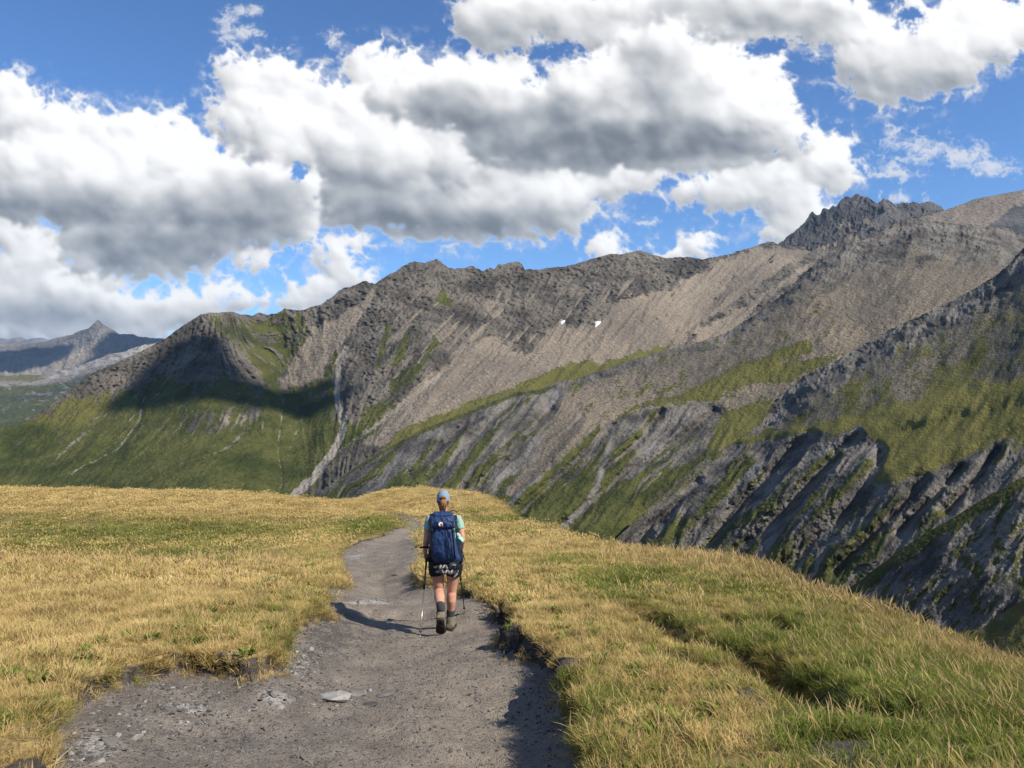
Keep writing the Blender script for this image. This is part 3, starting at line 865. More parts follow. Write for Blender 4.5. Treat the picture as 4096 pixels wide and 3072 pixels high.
def r_g(U, V, tv, M):
    s, l = gully_coord(U, V)
    d = V - line_at(G_CLIFF, U)
    cl = sstep(-20, 40, d)
    rib = ridged(s / 105 + 0.5 * perlin(U / 420, V / 420, 171), l / 1300, 3, 73, 0.5)
    rib2 = ridged(s / 40, l / 520, 3, 82, 0.5)
    r = cl * (-64 * (rib - 0.5) - 28 * (rib2 - 0.5) + 62 * feature(U, V, GULLIES, 1.5) - 40 * feature(U, V, RIBS, 1.3, 132)) + cl * 6 * fbm(U / 14, V / 14, 4, 83, 0.6)
    rock = np.clip(1 - M[..., 1] - M[..., 0], 0, 1) * (1 - cl)
    r = r + rock * (-58 * (ridged((U + 0.6 * V) / 90 + 0.5 * perlin(U / 130, V / 130, 174), (V - 0.5 * U) / 200, 5, 84, 0.66) - 0.5) + 14 * fbm(U / 13, V / 13, 5, 85, 0.65))
    r = r - (1 - cl) * (22 * (ridged(s / 80, l / 300, 4, 86, 0.6) - 0.5) + 11 * fbm(U / 40, V / 40, 4, 89, 0.62)) + 2.0 * fbm(U / 7, V / 7, 3, 87)
    r = r + 55 * sstep(95, 0, V - tv + 26 * fbm(U / 50, V / 50, 3, 88)) * sstep(2700, 3000, U) * sstep(3700, 3560, U)
    r = r - 22 * np.exp(-(seg_dist(U, V, [(3210, 1368), (3080, 1440), (2900, 1520), (2600, 1640)]) / 26) ** 2)
    return r


mountain("scree_spur", 1000, 4800, 4, G_TOP, G_BOT, 290, [1000, 1252, 1700, 2064, 2428, 2904, 3221, 3409, 3647, 4096, 4800],
         [(0.0, [880, 900, 950, 1000, 1050, 1100, 1150, 1200, 1260, 1260, 1300]),
          (0.12, [868, 885, 900, 925, 965, 1010, 1080, 1150, 1190, 1200, 1250]),
          (0.5, [845, 850, 780, 780, 790, 830, 930, 980, 1000, 1050, 1120]),
          (1.0, [810, 800, 690, 640, 610, 640, 760, 820, 850, 900, 1000])], r_g, m_g, M_mid, 4.0, 9, 14, jag_mask=[(1000, 0.5), (2200, 0.6), (2500, 0.9), (3300, 1.3), (4800, 1.2)])

# ---- near flank on the right: dark rock rib, olive shelf, deep shale gullies
H_TOP = [(2150, 2420), (2350, 2260), (2480, 2140), (2650, 1985), (2800, 1850), (2900, 1790), (3000, 1725), (3048, 1690), (3092, 1608), (3128, 1579), (3221, 1500), (3330, 1449), (3431, 1392), (3510, 1348), (3582, 1305), (3683, 1262), (3763, 1226), (3835, 1190), (3936, 1132), (3990, 1098), (4030, 1060), (4096, 991), (4300, 830), (4900, 600), (5400, 600)]
H_BOT = [(2150, 2480), (2480, 2400), (3000, 2480), (3400, 2650), (3700, 2780), (4096, 2950), (5400, 3000)]
H_CLIFF = [(2100, 2470), (2700, 1985), (2800, 1885), (2854, 1800), (2930, 1772), (3010, 1768), (3120, 1752), (3230, 1722), (3290, 1730), (3300, 1770), (3380, 1725), (3440, 1690), (3470, 1740), (3530, 1775), (3560, 1800), (3540, 1850), (3500, 1930), (3560, 1940), (3650, 1905), (3730, 1888), (3807, 1856), (3920, 1800), (4000, 1752), (4040, 1752), (4060, 1810), (4150, 1790), (5400, 1700), (5400, 3100), (2100, 3100)]
H_GRASS = [(2840, 1800), (3000, 1730), (3100, 1720), (3221, 1702), (3400, 1660), (3582, 1612), (3720, 1585), (3800, 1560), (3950, 1545), (4096, 1500), (5400, 1450), (5400, 1760), (4150, 1800), (4039, 1760), (3807, 1866), (3650, 1915), (3515, 1945), (3480, 1900), (3530, 1800), (3440, 1720), (3261, 1735), (3010, 1780)]


def m_h(U, V, tv):
    s, l = gully_coord(U, V)
    cl = sstep(-10, 22, -poly_sd(U, V, H_CLIFF) + 18 * fbm(U / 40, V / 40, 4, 91))
    rib = ridged(s / 120 + 0.5 * perlin(U / 420, V / 420, 172), l / 1400, 3, 92, 0.5)
    fine = fbm(s / 30, l / 210, 5, 93, 0.62)
    low = sstep(2000, 2350, V)
    gr = cl * sstep(0.02, 0.25, (rib - 0.60) * 0.9 + fine * 0.65 - 0.06 + 0.34 * low)
    gul, ribf, palf = feature(U, V, GULLIES), feature(U, V, RIBS, 1.25, 132), feature(U, V, PALES, 1.0, 133)
    gr = np.clip(np.maximum(gr * 0.9, cl * ribf * (0.85 + fine)) - cl * (0.45 * gul + 0.7 * palf), 0, 1)
    shelf = poly_mask(U, V, H_GRASS, 24, 22, 94, 60)
    gr = np.maximum(gr, shelf * (1 - cl))
    spur = sstep(150, 60, V - tv + 90 * fbm((U + 0.6 * V) / 50, (V - 0.6 * U) / 90, 4, 95, 0.6)) * sstep(2900, 3050, U)
    sc = (1 - spur) * (1 - cl)
    olive = (1 - cl) * (1 - 0.6 * spur) * (0.40 + 0.38 * sstep(0.0, 0.35, fbm((U + 0.6 * V) / 90, (V - 0.6 * U) / 200, 5, 96, 0.6)) * sstep(1300, 1500, V))
    band = poly_mask(U, V, [(3560, 1700), (3700, 1560), (3850, 1420), (3960, 1340), (3950, 1420), (3860, 1560), (3780, 1620)], 20, 30, 97, 60)
    gr = np.maximum(gr, np.maximum(olive, 0.7 * band))
    chan = cl * sstep(0.47, 0.34, rib) * (1 - gr) + cl * 0.6 * sstep(0.12, 0.3, fine) * (1 - low)
    chan = np.maximum(chan * 0.7, cl * palf)
    brook = streak(U, V, [(3092, 1640), (3060, 1690), (3030, 1740)], 5, 5, 98)
    return stackm(gr * (1 - brook), sc, 0.5 * np.clip(chan, 0, 1) + 0.3 * brook, np.clip(0.6 * shelf + 0.5 * olive + 0.3 * band + 0.7 * fbm(U / 110, V / 50, 5, 99, 0.6), 0, 1))


def r_h(U, V, tv, M):
    s, l = gully_coord(U, V)
    d = -poly_sd(U, V, H_CLIFF)
    cl = sstep(-15, 50, d)
    rib = ridged(s / 120 + 0.5 * perlin(U / 420, V / 420, 172), l / 1400, 3, 92, 0.5)
    rib2 = ridged(s / 44, l / 560, 3, 100, 0.5)
    r = cl * (-62 * (rib - 0.5) - 24 * (rib2 - 0.5) + 74 * feature(U, V, GULLIES, 1.5) - 44 * feature(U, V, RIBS, 1.3, 132)) + cl * 6 * fbm(U / 13, V / 13, 4, 101, 0.62)
    rock = np.clip(1 - M[..., 1] - M[..., 0], 0, 1) * (1 - cl)
    r = r + rock * (-52 * (ridged(s / 95 + 0.6 * perlin(U / 150, V / 150, 173), l / 330, 5, 102, 0.66) - 0.5) + 15 * fbm(U / 14, V / 14, 5, 103, 0.65))
    r = r - (1 - cl) * (36 * fbm((U + 0.9 * V) / 120, (V - 0.7 * U) / 330, 3, 104) + 4.5 * fbm((U + 0.5 * V) / 42, (V - 0.4 * U) / 60, 4, 107, 0.6)) + 2.2 * fbm(U / 7, V / 7, 4, 105, 0.6)
    # the rib's shaded left face
    r = r + 78 * sstep(150, 0, V - tv + 30 * fbm(U / 50, V / 50, 3, 106)) * sstep(3000, 3150, U)
    # rounded folds of the turf shelf
    for pts, a, w in (([(3300, 1740), (3520, 1690), (3760, 1640), (4096, 1560)], 24, 45), ([(3560, 1900), (3760, 1800), (3950, 1720), (4200, 1650)], 30, 45), ([(2960, 1760), (3180, 1720)], 14, 25)):
        r = r - 1.1 * a * np.exp(-(seg_dist(U, V, pts) / w) ** 2)
    r = r + 14 * np.exp(-(seg_dist(U, V, [(3540, 1790), (3660, 1720), (3850, 1660)]) / 22) ** 2)
    return r


mountain("shale_flank", 2150, 5400, 4, H_TOP, H_BOT, 330, [2150, 2480, 2850, 3128, 3510, 3835, 4096, 4900, 5400],
         [(0.0, [640, 640, 670, 680, 665, 650, 640, 630, 630]),
          (0.18, [636, 630, 640, 630, 595, 570, 555, 540, 540]),
          (0.45, [630, 615, 600, 560, 505, 470, 450, 430, 430]),
          (1.0, [612, 580, 510, 455, 395, 345, 305, 280, 280])], r_h, m_h, M_near, 3.5, 9, 16, jag_mask=[(2150, 0.4), (3000, 0.5), (3200, 1.2), (5400, 1.2)])

# ---- nearest spurs, lower right
I_TOP = [(3150, 2560), (3330, 2420), (3400, 2352), (3510, 2268), (3622, 2185), (3715, 2125), (3807, 2074), (3950, 1985), (4096, 1905), (4300, 1790), (5200, 1500)]


def m_i(U, V, tv):
    d = V - tv + 60 * fbm((U + V) / 60, (V - U) / 160, 5, 111, 0.6)
    rock = sstep(22, 75, d) * sstep(3360, 3480, U)
    fine = fbm((U * .75 + V * .66) / 30, (V - U) / 120, 5, 112, 0.6)
    rock = rock * sstep(-0.26, 0.0, fine)
    pale = 0.55 * rock * sstep(0.1, 0.3, fine)
    return stackm(1 - rock, rock * 0.35, pale, 0.25 * sstep(60, 0, V - tv))


def r_i(U, V, tv, M):
    s, l = gully_coord(U, V)
    return -60 * (ridged(s / 130, l / 420, 4, 113, 0.55) - 0.5) * sstep(10, 90, V - tv) - M[..., 1] * 30 * (ridged(s / 45, l / 150, 4, 114, 0.6) - 0.5) + 5 * fbm(U / 9, V / 9, 4, 115, 0.62)


mountain("turf_spur", 3150, 5200, 5, I_TOP, [(3150, 2680), (3700, 2780), (4096, 2900), (5200, 2950)], 170, [3150, 3400, 4096, 5200],
         [(0, [350, 335, 305, 290]), (1, [330, 300, 235, 210])], r_i, m_i, M_near, 2.0, 9, 18)

J_TOP = [(3560, 2700), (3680, 2620), (3772, 2556), (3857, 2530), (3941, 2505), (4010, 2453), (4096, 2395), (4300, 2290), (5200, 2050)]
mountain("turf_spur", 3560, 5200, 6, J_TOP, [(3560, 2850), (5200, 3000)], 60, [3560, 4096, 5200], [(0, [165, 150, 130]), (1, [130, 115, 100])],
         lambda U, V, tv, M: -30 * (ridged((U + V) / 160, (V - U) / 400, 4, 121) - 0.5) + 4 * fbm(U / 9, V / 9, 4, 122, 0.62),
         lambda U, V, tv: stackm(0.8 - 0.6 * sstep(0.2, 0.45, fbm(U / 50, V / 30, 5, 123, 0.6)), np.full(U.shape, 0.8), np.zeros_like(U), 0.5 + 0.4 * fbm(U / 80, V / 40, 3, 124)), M_near, 2.0, 9, 20)

# ------------------------------------------------------------------ the ridge in front: turf ground and worn path
# height of the turf (metres below the eye) along rays: columns u of the photo, distances d
Z_U = [-2500, 0, 500, 1000, 1300, 1560, 1750, 2000, 2215, 2548, 3067, 3622, 4096, 6500]
Z_COLS = [
    [(1, -1.15), (4.5, -1.72), (9, -2.3), (13, -2.9), (20, -4.3), (30, -5.3), (50, -6.5), (75, -11), (420, -180)],
    [(1, -1.22), (3.5, -1.62), (4.5, -1.78), (6, -2.03), (9, -2.46), (11.5, -2.80), (13, -3.03), (16, -3.95), (20, -4.95), (24, -5.55), (30, -5.95), (40, -6.32), (50, -6.92), (60, -8.4), (75, -12), (120, -32), (420, -180)],
    [(1, -1.24), (3.5, -1.62), (4.5, -1.78), (6, -2.03), (9, -2.46), (11.5, -2.80), (13, -3.03), (16, -3.92), (20, -4.90), (24, -5.45), (30, -5.98), (40, -6.40), (50, -7.08), (60, -8.5), (75, -12), (120, -32), (420, -180)],
    [(1, -1.26), (3.5, -1.66), (4.5, -1.82), (6, -2.06), (9, -2.50), (12, -2.92), (14, -3.25), (17, -3.98), (20, -4.62), (24, -5.25), (30, -5.95), (40, -6.55), (48, -7.05), (58, -8.5), (75, -12), (120, -32), (420, -180)],
    [(1, -1.30), (4.5, -1.90), (9, -2.58), (13, -3.20), (16, -3.70), (20, -4.38), (24, -5.02), (30, -5.82), (40, -6.65), (46, -7.10), (55, -8.6), (75, -12.5), (120, -32), (420, -180)],
    [(1, -1.35), (4.5, -1.95), (9, -2.64), (16, -3.68), (24, -4.90), (32, -5.98), (40, -7.00), (45, -7.70), (51, -8.75), (60, -9.25), (68, -9.65), (75, -10.42), (85, -12.5), (120, -30), (420, -180)],
    [(1, -1.36), (4.5, -1.97), (9, -2.64), (16, -3.68), (24, -4.90), (32, -6.0), (40, -6.95), (46, -7.55), (55, -8.22), (65, -9.12), (75, -10.6), (90, -15), (120, -28), (420, -180)],
    [(1, -1.36), (4.5, -1.97), (9, -2.64), (16, -3.70), (24, -4.92), (32, -6.0), (40, -6.92), (50, -8.02), (55, -8.60), (65, -10.8), (80, -16), (120, -32), (420, -180)],
    [(1, -1.36), (4.5, -1.95), (9, -2.62), (16, -3.70), (24, -4.88), (30, -5.82), (34, -6.46), (40, -8.0), (55, -14), (80, -26), (420, -180)],
    [(1, -1.36), (4.5, -1.93), (9, -2.60), (13, -3.22), (16, -3.74), (20, -4.40), (23, -4.98), (28, -6.6), (40, -12), (60, -22), (420, -180)],
    [(1, -1.36), (4.5, -1.90), (9, -2.64), (13, -3.34), (16, -3.88), (18, -4.36), (22, -6.0), (30, -10), (50, -20), (420, -180)],
    [(1, -1.38), (5, -1.96), (9, -2.90), (11, -3.45), (13, -4.2), (16, -6.0), (22, -9.6), (40, -20), (420, -180)],
    [(1, -1.40), (5, -2.05), (7, -2.64), (8.5, -3.17), (10, -3.85), (13, -5.8), (20, -10.5), (40, -22), (420, -180)],
    [(1, -1.50), (5, -2.6), (8, -4.2), (13, -8), (30, -20), (420, -180)]]


def smooth1(y, x, xs):
    """monotone-ish cubic through the knots"""
    y, x = np.array(y, float), np.array(x, float)
    s = np.diff(y) / np.diff(x)
    m = np.concatenate([[s[0]], (s[1:] * np.diff(x)[:-1] + s[:-1] * np.diff(x)[1:]) / (np.diff(x)[1:] + np.diff(x)[:-1]), [s[-1]]])
    i = np.clip(np.searchsorted(x, xs) - 1, 0, len(s) - 1)
    h = x[i + 1] - x[i]
    t = (xs - x[i]) / h
    return ((2 * t ** 3 - 3 * t ** 2 + 1) * y[i] + (t ** 3 - 2 * t ** 2 + t) * h * m[i] + (-2 * t ** 3 + 3 * t ** 2) * y[i + 1] + (t ** 3 - t ** 2) * h * m[i + 1])


_LD = np.linspace(math.log(1.0), math.log(420.0), 700)
_tab = np.stack([smooth1([z for _, z in c], np.log([d for d, _ in c]), _LD) for c in Z_COLS])
_UF = np.arange(-2500, 6501, 20.0)
_full = np.stack([smooth1(_tab[:, k], Z_U, _UF) for k in range(len(_LD))], 1)     # (u, d)
_k = np.hanning(11)[1:-1]
_k /= _k.sum()
_full = np.stack([np.convolve(np.pad(_full[:, k], 4, mode='edge'), _k, 'valid') for k in range(_full.shape[1])], 1)


def turf_z(U, D):
    fu = np.clip((U + 2500) / 20.0, 0, len(_UF) - 1.001)
    fd = np.clip((np.log(np.maximum(D, 1.0)) - _LD[0]) / (_LD[1] - _LD[0]), 0, len(_LD) - 1.001)
    i, j = fu.astype(int), fd.astype(int)
    a, b = fu - i, fd - j
    return (_full[i, j] * (1 - a) * (1 - b) + _full[i + 1, j] * a * (1 - b) + _full[i, j + 1] * (1 - a) * b + _full[i + 1, j + 1] * a * b)


def bank_h(D):
    return np.interp(D, [0, 12, 25, 45, 90], [0.30, 0.28, 0.20, 0.12, 0.05])


def to_plan(u, v, floor=True):
    d = np.exp(np.linspace(math.log(1.6), math.log(120), 3000))
    uu = np.full(d.shape, float(u))
    z = turf_z(uu, d) - (bank_h(d) if floor else 0)
    ray = (CV - v) / F * d
    k = np.argmax(ray < z)
    return ((u - CU) / F * d[k], d[k])


PATH_L = [(100, 3700), (180, 3300), (239, 3072), (268, 2962), (325, 2919), (434, 2853), (579, 2803), (687, 2759), (759, 2745), (853, 2752), (940, 2774), (1013, 2796), (1085, 2762), (1157, 2752), (1172, 2687), (1143, 2636), (1172, 2579), (1244, 2557), (1295, 2506),
          (1322, 2437), (1340, 2400), (1378, 2392), (1384, 2354), (1367, 2311), (1358, 2268), (1374, 2224), (1418, 2195), (1475, 2174), (1541, 2158), (1547, 2139), (1580, 2128), (1630, 2120), (1634, 2101), (1612, 2090), (1574, 2076), (1547, 2063), (1493, 2049)]
PATH_R = [(1504, 2044), (1569, 2055), (1601, 2064), (1645, 2069), (1660, 2084), (1694, 2089), (1710, 2106), (1690, 2133), (1660, 2171), (1672, 2198), (1688, 2225), (1699, 2263), (1677, 2301), (1661, 2334), (1688, 2356), (1732, 2377), (1824, 2388), (1851, 2402), (1894, 2428), (1920, 2448), (1915, 2465), (1960, 2471), (2010, 2496), (2040, 2512),
          (2070, 2547), (2054, 2582), (2086, 2642), (2160, 2690), (2232, 2700), (2240, 2743), (2213, 2806), (2225, 2844), (2276, 2895), (2307, 2965), (2335, 3072), (2400, 3300), (2480, 3700)]
PATH_PLAN = [to_plan(u, v) for u, v in PATH_L + PATH_R]
FURROWS = [([(2560, 2440), (2700, 2500), (2760, 2535), (2900, 2580), (3036, 2622), (3110, 2665), (3190, 2720), (3300, 2790), (3400, 2830), (3520, 2840)], 0.36, 0.17),
           ([(2530, 2490), (2640, 2560), (2770, 2640), (2900, 2700)], 0.16, 0.13), ([(3040, 2640), (3120, 2730), (3220, 2800)], 0.2, 0.15), ([(3120, 2480), (3170, 2540)], 0.2, 0.14), ([(2720, 2420), (2860, 2450), (2960, 2500)], 0.16, 0.13)]
FURROW_PLAN = [([to_plan(u, v, False) for u, v in p], h, w) for p, h, w in FURROWS]
BARE = [(3010, 2790, 0.10), (3060, 2815, 0.12), (3130, 2850, 0.10), (3360, 2990, 0.13), (3440, 3040, 0.12), (160, 2690, 0.07), (2190, 2770, 0.08), (930, 2600, 0.08), (980, 2668, 0.08), (20, 3072, 0.12), (2300, 2660, 0.16), (2130, 2560, 0.15), (2400, 2620, 0.06)]
BARE_PLAN = [(*to_plan(u, v, False), r) for u, v, r in BARE]

cu = np.concatenate([np.arange(-2400, -140, 30.0), np.arange(-140, 4240, 8.0), np.arange(4240, 6400, 30.0)])
rd = np.exp(np.concatenate([np.linspace(math.log(1.2), math.log(3.4), 36)[:-1], np.linspace(math.log(3.4), math.log(28), 400)[:-1], np.linspace(math.log(28), math.log(400), 120)]))
GU, GD = np.meshgrid(cu, rd)
GX, GY = (GU - CU) / F * GD, GD
near = GD < 62
sd = np.full(GU.shape, 9.0, np.float32)
sd[near] = poly_sd(GX[near], GY[near], PATH_PLAN)
nz = fbm(GX / 0.42, GY / 0.42, 5, 301, 0.6)
nz2 = fbm(GX / 0.13, GY / 0.13, 4, 302, 0.6)
left_side = np.where(GX < line_at([(y, x) for x, y in sorted([(p[0], p[1]) for p in PATH_PLAN], key=lambda q: q[1])], GD), 1.0, 0.0)
sdn = sd + (0.10 * nz + 0.03 * nz2) * np.interp(GD, [3, 20, 60], [1, 1.2, 0.8])
clods = np.full(GU.shape, -1.0)
for (u, v, r) in ((2008, 2496, 0.19), (2060, 2505, 0.18), (2078, 2606, 0.27), (2140, 2650, 0.22), (1975, 2446, 0.22), (1880, 2405, 0.20), (1725, 2362, 0.20), (1690, 2345, 0.18), (1700, 2262, 0.22), (1680, 2200, 0.2), (1372, 2372, 0.16), (1360, 2400, 0.14), (1300, 2520, 0.12), (1650, 2140, 0.2), (1610, 2085, 0.3), (1570, 2062, 0.3)):
    qx, qy = to_plan(u, v)
    clods = np.maximum(clods, (r - np.hypot(GX - qx, (GY - qy) * 0.8)) * 0.8)
sdn = np.maximum(sdn, clods + 0.07 * nz + 0.02 * nz2)
rise = sstep(-0.01, np.interp(GD, [3, 15, 40], [0.14, 0.20, 0.5]), sdn)
floor_z = turf_z(GU, GD) - bank_h(GD)
lip = 1 + 0.22 * fbm(GX / 0.7, GY / 0.7, 3, 303)
hum = 0.05 * fbm(GX / 0.9, GY / 0.9, 4, 304, 0.55) + 0.018 * nz2
hum = hum + np.interp(GD, [10, 26, 60], [0, 0.20, 0.40]) * fbm(GX / 3.0, GY / 2.0, 5, 305, 0.62)
inn = np.clip(-sd, 0, 1)
cup = 0.13 * (1 - sstep(0.0, 0.75, inn)) - 0.02
tread = 0.034 * fbm(GX / 0.34, GY / 0.34, 5, 306, 0.62) + 0.07 * fbm(GX / 1.1, GY / 1.0, 3, 307) + 0.010 * fbm(GX / 0.06, GY / 0.06, 3, 308, 0.6)
# rock ledges that cross the path and the scooped hollow beyond the first one
ledge_y = GY + 0.25 * GX + 0.25 * fbm(GX / 0.8, GY / 0.8, 3, 309)
tread = tread + 0.09 * sstep(9.75, 9.95, ledge_y) * sstep(11.6, 10.2, ledge_y) + 0.10 * sstep(14.3, 14.6, ledge_y) * sstep(17.5, 15, ledge_y) - 0.10 * np.exp(-((GX + 2.0) / 0.5) ** 2 - ((GY - 13.2) / 0.8) ** 2)
_pr = sorted([(p[1], p[0]) for p in PATH_PLAN[len(PATH_L):]])
_xr = np.interp(GD, [q[0] for q in _pr], [q[1] for q in _pr])
floor_z = floor_z - 0.17 * np.exp(-((GX - _xr + 0.15) / 0.45) ** 2) * sstep(7.2, 5.8, GD) - 0.08 * np.exp(-((GX - _xr) / 0.4) ** 2) * sstep(5.8, 7.2, GD) * sstep(12, 9, GD)
GZ = floor_z + (1 - rise) * (cup + tread) + rise * (turf_z(GU, GD) - floor_z + bank_h(GD) * (lip - 1) + hum)
for pts, h, w in FURROW_PLAN:
    fd_ = seg_dist(GX, GY, pts) + 0.05 * nz
    GZ = GZ - h * np.exp(-(fd_ / w) ** 2) * rise
bare = np.zeros(GU.shape)
for (bx, by, r) in BARE_PLAN:
    bare = np.maximum(bare, sstep(1.2, 0.7, np.hypot((GX - bx) / r, (GY - by) / (r * 1.6)) + 0.5 * nz))
# the turf mat overhangs the worn earth along the banks
OX, OY = np.zeros(GU.shape), np.zeros(GU.shape)
band = (GD < 30) & (np.abs(sd) < 0.75)
_e = 0.02
_g0, _gx, _gy = sd[band], poly_sd(GX[band] + _e, GY[band], PATH_PLAN), poly_sd(GX[band], GY[band] + _e, PATH_PLAN)
_gx, _gy = (_gx - _g0) / _e, (_gy - _g0) / _e
_amt = 0.11 * sstep(0.35, 0.95, rise[band]) * np.exp(-np.maximum(sdn[band] - 0.13, 0) / 0.22) * np.clip(0.75 + 1.4 * fbm(GX[band] / 0.5, GY[band] / 0.5, 3, 319), 0, 1.5)
_len = np.maximum(np.hypot(_gx, _gy), 0.5)
OX[band], OY[band] = -_gx / _len * _amt, -_gy / _len * _amt
GV = CV - GZ / GD * F           # where it shows in the photo, for the cover maps
GP = np.stack([GX + OX, GY + OY, GZ], -1)

# which turf is green: (u, v, radius u, radius v, amount) of lush patches as seen, wobbled by noise
LUSH = [(850, 2225, 420, 22, 1.0), (1480, 2105, 150, 42, 1.0), (300, 2140, 650, 72, 0.66), (950, 2120, 380, 55, 0.58), (250, 2070, 450, 28, 0.3), (2450, 2330, 190, 40, 0.9), (2620, 2300, 200, 35, 0.6), (2480, 2400, 160, 30, 0.6), (3200, 2560, 220, 50, 0.6), (3100, 2480, 160, 40, 0.7),
        (3700, 2900, 420, 170, 1.0), (3500, 2700, 260, 60, 0.9), (3900, 2780, 260, 80, 0.8), (3250, 2950, 160, 110, 0.5), (2700, 2480, 120, 40, 0.6), (2950, 2600, 200, 50, 0.55), (1990, 2080, 130, 14, 0.9), (2250, 2250, 170, 35, 0.5), (480, 2720, 120, 40, 0.8), (330, 2860, 90, 50, 0.8),
        (640, 2700, 80, 30, 0.6), (820, 2480, 200, 40, 0.35), (1150, 2430, 130, 60, 0.4), (230, 2500, 60, 20, 0.5), (120, 2900, 120, 60, 0.5), (1100, 2560, 90, 40, 0.5), (2480, 2820, 130, 110, 0.65), (2330, 2700, 70, 25, 0.7), (2400, 2950, 90, 70, 0.5), (1700, 2120, 60, 14, 0.6), (2900, 2350, 300, 45, 0.4), (2100, 2130, 60, 12, 0.6), (1900, 2045, 70, 10, 0.7)]


def lushness(U, V):
    g = np.zeros(np.shape(U))
    for (u, v, ru, rv, a) in LUSH:
        q = ((U - u) / ru) ** 2 + ((V - v) / rv) ** 2
        g = 1 - (1 - g) * (1 - a * np.exp(-q * 1.1))
    return g


nbig = fbm(GX / 1.6, GY / 1.6, 4, 311, 0.6)
nsm = fbm(GX / 0.35, GY / 0.35, 4, 318, 0.6)
lush = np.clip(lushness(GU, GV) + 0.32 * nbig + 0.34 * nsm + 0.06 + 0.16 * sstep(2250, 2500, GU) + 0.34 * sstep(2600, 3300, GU - 0.6 * (GV - 2500)) - 0.25 * sstep(2080, 2020, GV) * sstep(2000, 1900, GU), 0, 1)
rbank = sstep(25, -12, poly_sd(GU, GV, [(1870, 2385), (1960, 2408), (2060, 2462), (2140, 2530), (2230, 2625), (2300, 2680), (2260, 2725), (2090, 2670), (2030, 2570), (1960, 2500), (1890, 2450)]) + 22 * nz)
bare = np.maximum(bare, rbank)
dirt = np.clip(np.maximum(bare, sstep(0.15, 0.06, sdn) * 1.0 + 0.5 * sstep(0.26, 0.12, sdn) * sstep(0.0, 0.3, nz)), 0, 1)
for pts, h, w in FURROW_PLAN:
    fd_ = seg_dist(GX, GY, pts) + 0.05 * nz
    dirt = np.maximum(dirt, 0.75 * np.exp(-(fd_ / (w * 0.75)) ** 2))

# tread colouring: pale broken rock on the left, dark gravel, fine silt where people walk
pale = np.zeros(GU.shape)
for (u, v, ru, rv, a) in ((1190, 2650, 90, 90, 1.0), (1090, 2790, 120, 60, 0.9), (700, 2850, 260, 110, 0.75), (400, 2980, 160, 100, 0.8), (1420, 2225, 70, 30, 0.9), (1500, 2410, 230, 16, 0.9), (1300, 2780, 170, 60, 0.5), (1500, 2330, 60, 30, 0.3), (1640, 2150, 60, 30, 0.8), (1590, 2240, 90, 12, 0.6)):
    pale = np.maximum(pale, a * np.exp(-((GU - u) / ru) ** 2 - ((GV - v) / rv) ** 2))
pale = np.clip(pale * (0.75 + 0.9 * fbm(GX / 0.25, GY / 0.25, 4, 316, 0.65)) + 0.25 * nz - 0.05, 0, 1)
silt = np.clip(sstep(1250, 1750, GU - 0.1 * (GV - 2500)) + 0.3 * nz, 0, 1)
darkg = (0.7 + 0.9 * fbm(GX / 0.3, GY / 0.3, 4, 317, 0.65)) * np.clip(np.exp(-((GU - 1340) / 170) ** 2 - ((GV - 2560) / 110) ** 2) + 0.45 * np.exp(-((GU - 900) / 420) ** 2 - ((GV - 2970) / 130) ** 2) + 0.5 * fbm(GX / 0.5, GY / 0.5, 4, 313), 0, 1)

GCOV = stackm(dirt, lush, np.clip(0.5 + 0.5 * nbig, 0, 1), np.clip(sstep(12, 60, GD), 0, 1))
PCOV = stackm(pale, darkg, silt, np.zeros_like(pale))
quads = grid_quads(*GU.shape)
flat_sd = sdn.ravel()
onpath = (flat_sd[quads].mean(1) < 0.02)


